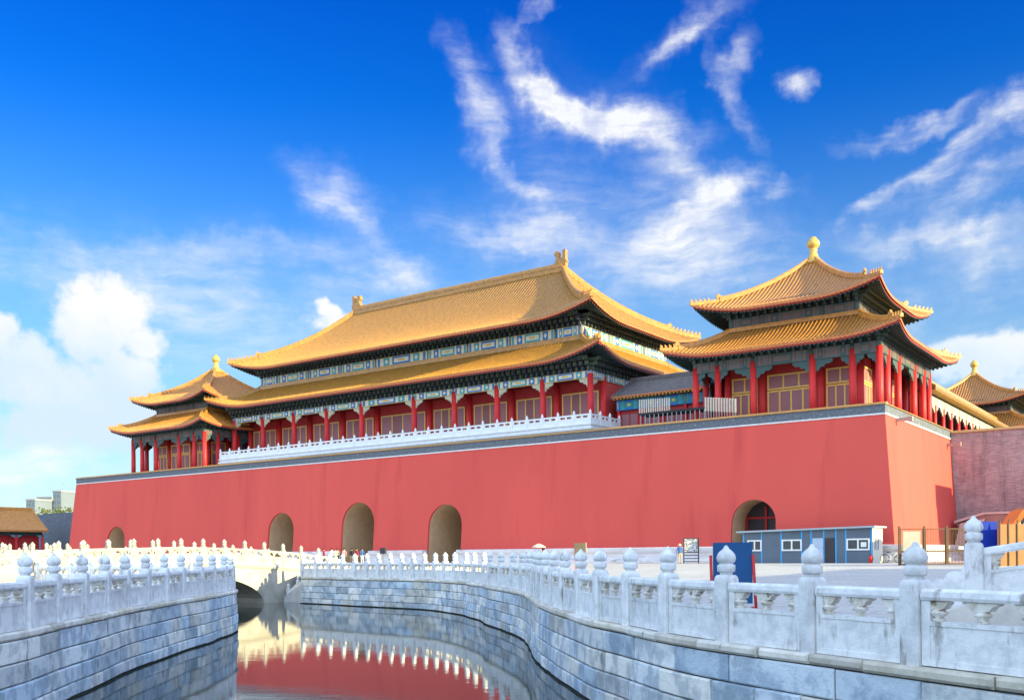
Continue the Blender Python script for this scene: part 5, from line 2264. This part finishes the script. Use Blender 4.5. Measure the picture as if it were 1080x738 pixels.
# ------------------------------------------------------------------ people
def make_person(label, loc, face, top, legs, hair='hair', arms='down', h=1.68, hat=None):
    k = h / 1.70
    J = {'pel': (0, 0, .93, .15), 'wst': (0, 0, 1.06, .135), 'chs': (0, 0, 1.28, .155), 'nck': (0, 0, 1.45, .06), 'hd0': (0, .01, 1.53, .085), 'hd1': (0, .015, 1.62, .088),
         'ls': (-.19, 0, 1.39, .065), 'le': (-.24, .02, 1.12, .045), 'lw': (-.24, .06, .88, .032), 'lh': (-.24, .08, .79, .036),
         'rs': (.19, 0, 1.39, .065), 're': (.24, .02, 1.12, .045), 'rw': (.24, .06, .88, .032), 'rh': (.24, .08, .79, .036),
         'lhp': (-.09, 0, .88, .10), 'lk': (-.10, .02, .48, .062), 'la': (-.11, 0, .10, .045), 'lf': (-.11, .14, .045, .04),
         'rhp': (.09, 0, .88, .10), 'rk': (.10, .02, .48, .062), 'ra': (.11, 0, .10, .045), 'rf': (.11, .14, .045, .04)}
    if arms == 'up':
        J['re'] = (.26, .18, 1.20, .045)
        J['rw'] = (.18, .28, 1.40, .032)
        J['rh'] = (.17, .29, 1.47, .036)
    E = [('pel', 'wst'), ('wst', 'chs'), ('chs', 'nck'), ('nck', 'hd0'), ('hd0', 'hd1'), ('chs', 'ls'), ('ls', 'le'), ('le', 'lw'), ('lw', 'lh'),
         ('chs', 'rs'), ('rs', 're'), ('re', 'rw'), ('rw', 'rh'), ('pel', 'lhp'), ('lhp', 'lk'), ('lk', 'la'), ('la', 'lf'), ('pel', 'rhp'), ('rhp', 'rk'), ('rk', 'ra'), ('ra', 'rf')]
    names = list(J)
    me = bpy.data.meshes.new('person_body')
    me.from_pydata([tuple(c * k for c in J[q][:3]) for q in names], [(names.index(a), names.index(b)) for a, b in E], [])
    o = bpy.data.objects.new('tmp', me)
    C.objects.link(o)
    o.modifiers.new('skin', 'SKIN')
    for i, q in enumerate(names):
        sv = me.skin_vertices[0].data[i]
        r = J[q][3] * k
        sv.radius = (r, r * (.72 if q in ('chs', 'wst', 'pel') else 1))
        sv.use_root = q == 'pel'
    ss = o.modifiers.new('sub', 'SUBSURF')
    ss.levels = ss.render_levels = 1
    dg = bpy.context.evaluated_depsgraph_get()
    m2 = bpy.data.meshes.new_from_object(o.evaluated_get(dg))
    bpy.data.objects.remove(o)
    for q in ('skin', top, legs, 'deck_dark'):
        m2.materials.append(MATS[q])
    for p in m2.polygons:
        z = p.center.z / k
        p.use_smooth = True
        hand = abs(p.center.x) / k > .20 and z < .90
        p.material_index = 0 if (z > 1.47 or hand) else 1 if z > .95 else 2 if z > .09 else 3
    root = thing('person', label, 'person', loc, face)
    put('body', m2, root)
    mb = MB()
    mb.lathe([(.092, 1.57), (.103, 1.62), (.095, 1.69), (.06, 1.73), (.01, 1.745)], hair if not hat else hat, 10, (0, -.012, 0))
    if hat:
        mb.lathe([(.21, 1.60), (.21, 1.615), (.10, 1.64)], hat, 12, (0, 0, 0))
    mb.v = [(x * k, y * k, z * k) for x, y, z in mb.v]
    mb.build('hat' if hat else 'hair', root)
    return root


def crowd():
    spec = [(341.5, 104, 'cloth_red', 'cloth_dark', 'person in a red top, leftmost of the visitors near the middle gateways', None, 'down'),
            (350, 100, 'cloth_white', 'cloth_blue', 'person in a white top and blue trousers beside the one in red', None, 'down'),
            (356, 108, 'cloth_tan', 'cloth_dark', 'person in a tan top among the visitors near the middle gateway', None, 'down'),
            (363, 101, 'cloth_pink', 'cloth_dark', 'person in a pink top before the largest gateway', None, 'down'),
            (371, 107, 'cloth_dark', 'cloth_tan', 'person in dark top and tan trousers before the largest gateway', None, 'down'),
            (376, 102, 'cloth_red', 'cloth_tan', 'person in red top and tan trousers under the largest gateway', None, 'down'),
            (382, 106, 'cloth_blue', 'cloth_white', 'person in blue top and white trousers, rightmost before the largest gateway', None, 'down'),
            (717.0, 84, 'cloth_blue', 'cloth_tan', 'person with a cream hat and blue top beside the information board', 'parasol_cream', 'down'),
            (34, 172, 'cloth_white', 'cloth_dark', 'person in white standing by the small red building far left', None, 'down')]
    for px, t, top, legs, lab, hat, arms in spec:
        p = pixel_point(px, 590, t)
        z = .32 if t > 90 else .3
        make_person(lab, (p.x, p.y, z), random.uniform(-3, 3), top, legs, hat=hat, arms=arms)
    # the parasol holder behind the bend of the balustrade
    p = pixel_point(573, 590, 62)
    make_person('person in white holding a cream parasol behind the bend of the balustrade', (p.x, p.y, .005), 2.6, 'cloth_white', 'cloth_dark', arms='up', h=1.6)
    q = Vector((math.cos(2.6), math.sin(2.6)))
    r = Vector((-q.y, q.x))
    hp = Vector((p.x, p.y)) + q * .16 + r * .29
    root = thing('parasol', 'cream parasol held open behind the bend of the balustrade', 'parasol', (hp.x, hp.y, 1.3))
    mb = MB()
    mb.lathe([(.47, .36), (.40, .43), (.26, .52), (.10, .585), (.012, .60)], 'parasol_cream', 12)
    mb.build('canopy', root)
    mb = MB()
    mb.tube([(0, 0, 0), (0, 0, .66)], .012, 'steel', 6)
    mb.build('stick', root)


crowd()


def bicycle():
    p = pixel_point(940.5, 590, 77)
    root = thing('bicycle', 'white bicycle leaning by the foot of the red wall beside the cabin', 'bicycle', (p.x, p.y, .32), -TH + .5)
    R = .33
    for x in (-.52, .52):
        mb = MB()
        mb.tube([(x + R * math.cos(a), 0, R + R * math.sin(a)) for a in [2 * math.pi * k / 20 for k in range(21)]], .028, 'rubber', 6)
        for k in range(8):
            a = math.pi * 2 * k / 8
            mb.tube([(x, 0, R), (x + R * .95 * math.cos(a), 0, R + R * .95 * math.sin(a))], .005, 'steel', 4)
        mb.build('wheel', root)
    mb = MB()
    for a, b in (((-.52, 0, R), (-.05, 0, .30)), ((-.05, 0, .30), (.36, 0, .72)), ((-.05, 0, .30), (-.20, 0, .80)), ((-.20, 0, .76), (.34, 0, .78)), ((-.52, 0, R), (-.19, 0, .74)), ((.52, 0, R), (.33, 0, .92))):
        mb.tube([a, b], .022, 'bike_white', 6)
    mb.build('frame', root)
    mb = MB()
    mb.tube([(.33, -.26, .98), (.36, -.1, .95), (.33, 0, .94), (.36, .1, .95), (.33, .26, .98)], .018, 'rubber', 6)
    mb.build('handlebar', root)
    mb = MB()
    mb.prism([(-.36, .80), (-.08, .82), (-.08, .86), (-.36, .88)], -.08, .08, 'rubber', 'xz')
    mb.build('saddle', root)


bicycle()


# ------------------------------------------------------------------ side galleries of the courtyard
def court_gallery(label, u, v0, v1, z_e, z_r, hw=4.0, lit=True):
    L = (v1 - v0)
    root = thing('court_gallery', label, 'gallery', G(u, (v0 + v1) / 2, 0), -TH + math.pi / 2)
    hx = L / 2
    simple_gable(root, hx, hw, 0, z_e, z_r, 1.3, 'roof_tile_warm', .5, .12)
    mb = MB()
    mb.box(-hx, hx, -hw + 1.2, hw - .2, 0, z_e + .2, 'red_timber')
    mb.box(-hx - .4, hx + .4, -hw - .4, hw + .4, -.3, .5, 'marble_far')
    mb.box(-hx, hx, -hw, hw, z_e - .9, z_e + .05, 'rafter_green')
    mb.build('wall', root)
    n = max(3, int(L / 4.5))
    cm = col_mesh(z_e - 1.2, .25, 'court_column')
    bm = brace_mesh(1.0, .6, 'court_brace', 'paint_cyan')
    for sgn in (-1, 1):
        for i in range(n + 1):
            x = -hx + L * i / n
            if sgn > 0 and u < 0 or sgn < 0 and u > 0:
                pass
            put('column', cm, root, (x, sgn * hw, .45))
            put('corner_brace', bm, root, (x, sgn * hw, z_e - .85))
    return root


court_gallery('small red gallery with yellow tiled roof at the far left edge', -158.5, -30, 14.0, 6.3, 10.2)
court_gallery('long red courtyard gallery with yellow tiled roof to the right of the river', 41.5, -47.0, -20.0, 4.9, 8.0)
court_gallery('taller red courtyard gatehouse with yellow tiled roof to the right of the river', 44.0, -84.0, -48.0, 7.4, 12.3, 6.0)


# ------------------------------------------------------------------ far left: city wall, city blocks, trees
def far_left():
    root = gthing('city_wall', 'dark grey brick city wall beyond the left end of the red wall', 'city wall', -150, 25, 0)
    mb = MB()
    mb.prism([(-1.0, 0), (8, 0), (8, 9.6), (0, 9.6)], -110, 32, 'dark_brick', 'yz')
    mb.build('wall', root)
    mb = MB()
    mb.box(-110, 32, -.08, .6, 9.6, 10.15, 'dark_brick')
    mb.build('parapet', root)
    mb = MB()
    mb.prism([(-5.5, 0), (0, 0), (0, 9.9), (-4.7, 9.9)], -15.5, 2.0, 'grey_brick', 'yz')
    mb.build('buttress', root)

    def block(label, px0, px1, py_top, t, depth, m, floors, cols):
        a, b = pixel_point(px0, 590, t), pixel_point(px1, 590, t)
        top = pixel_point((px0 + px1) / 2, py_top, t).z
        w = (b - a).length
        root = thing('apartment_block', label, 'apartment block', ((a.x + b.x) / 2, t, 0), math.radians(-18), 'city blocks beyond the wall')
        mb = MB()
        mb.box(-w / 2, w / 2, 0, depth, 0, top, m)
        mb.build('wall', root)
        mb = MB()
        mb.box(-w / 2 - .4, w / 2 + .4, -.4, depth + .4, top + .01, top + .9, 'city_wall_pale')
        mb.build('roof', root)
        fh = 3.6
        for f in range(floors):
            z = top - 3.2 - f * fh
            for c in range(cols):
                x = -w / 2 + w * (c + .5) / cols
                q = MB()
                q.box(x - w / cols * .32, x + w / cols * .32, -.12, .1, z, z + 1.9, 'city_glass')
                q.build('window', root)
        return root, top, w
    block('low grey apartment block, leftmost on the skyline above the small gallery', 27, 38.5, 527.5, 560, 14, 'city_wall_grey', 6, 3)
    block('pale apartment block in the middle of the left skyline', 38, 57, 525, 600, 16, 'city_wall_pale', 6, 5)
    r, top, w = block('tall grey stair tower block with a mast on the left skyline', 55.5, 66, 518.5, 570, 14, 'city_wall_grey', 5, 2)
    mb = MB()
    mb.tube([(w * .25, 3, top), (w * .25, 3, top + 5.5)], .14, 'steel', 6)
    mb.build('mast', r)
    block('pale sunlit apartment block behind the left end of the red wall', 65, 80, 521, 620, 18, 'city_wall_pale', 6, 3)


far_left()


def tree(label, loc, h, crown, seed, m1, m2, tall=1.0, n=900, ls=.45):
    rr = random.Random(seed)
    root = thing('tree', label, 'tree', loc, 0, 'trees beyond the city wall')
    mb = MB()
    mb.tube([(0, 0, 0), (.15, .1, h * .3), (.05, .2, h * .6), (.1, 0, h * .85)], [.35, .28, .2, .08], 'bark', 7)
    for k in range(7):
        a = rr.uniform(0, 6.28)
        z = h * rr.uniform(.35, .7)
        mb.tube([(.1, .1, z), (math.cos(a) * crown * .35, math.sin(a) * crown * .35, z + h * .1), (math.cos(a) * crown * .7, math.sin(a) * crown * .7, z + h * .16)], [.14, .09, .03], 'bark', 5)
    mb.build('trunk', root)
    mb = MB()
    cl = []
    for k in range(16):
        a = rr.uniform(0, 6.28)
        r = crown * math.sqrt(rr.random()) * .8
        cl.append((math.cos(a) * r, math.sin(a) * r, h * rr.uniform(.45, .93) * (1 - .18 * r / crown), crown * rr.uniform(.25, .45)))
    for k in range(n):
        c = rr.choice(cl)
        d = Vector((rr.gauss(0, 1), rr.gauss(0, 1), rr.gauss(0, 1) * tall)).normalized() * c[3] * rr.random() ** .4
        p = Vector(c[:3]) + d
        a = Vector((rr.gauss(0, 1), rr.gauss(0, 1), rr.gauss(0, 1))).normalized()
        b = a.cross(Vector((rr.gauss(0, 1), rr.gauss(0, 1), rr.gauss(0, 1)))).normalized()
        s_ = ls * rr.uniform(.6, 1.3)
        mb.face([p - a * s_, p - b * s_ * .6, p + a * s_, p + b * s_ * .6], m1 if rr.random() < .6 else m2)
    mb.build('crown', root)


def trees():
    for px, py, t, crown, lab, seed, m1, m2 in (
            (50, 532.5, 330, 5.0, 'yellow green tree, left one of the two above the grey city wall', 1, 'leaf_light', 'leaf_dark'),
            (69, 528.5, 320, 6.0, 'broader yellow green tree nearest the red wall above the grey city wall', 2, 'leaf_light', 'leaf_dark'),
            (10.5, 531, 300, 1.9, 'narrow dark treetop rising above the yellow gallery roof', 3, 'leaf_dark', 'leaf_light')):
        p = pixel_point(px, 590, t)
        h = pixel_point(px, py, t).z
        tree(lab, (p.x, p.y, 0), h, crown, seed, m1, m2)


trees()
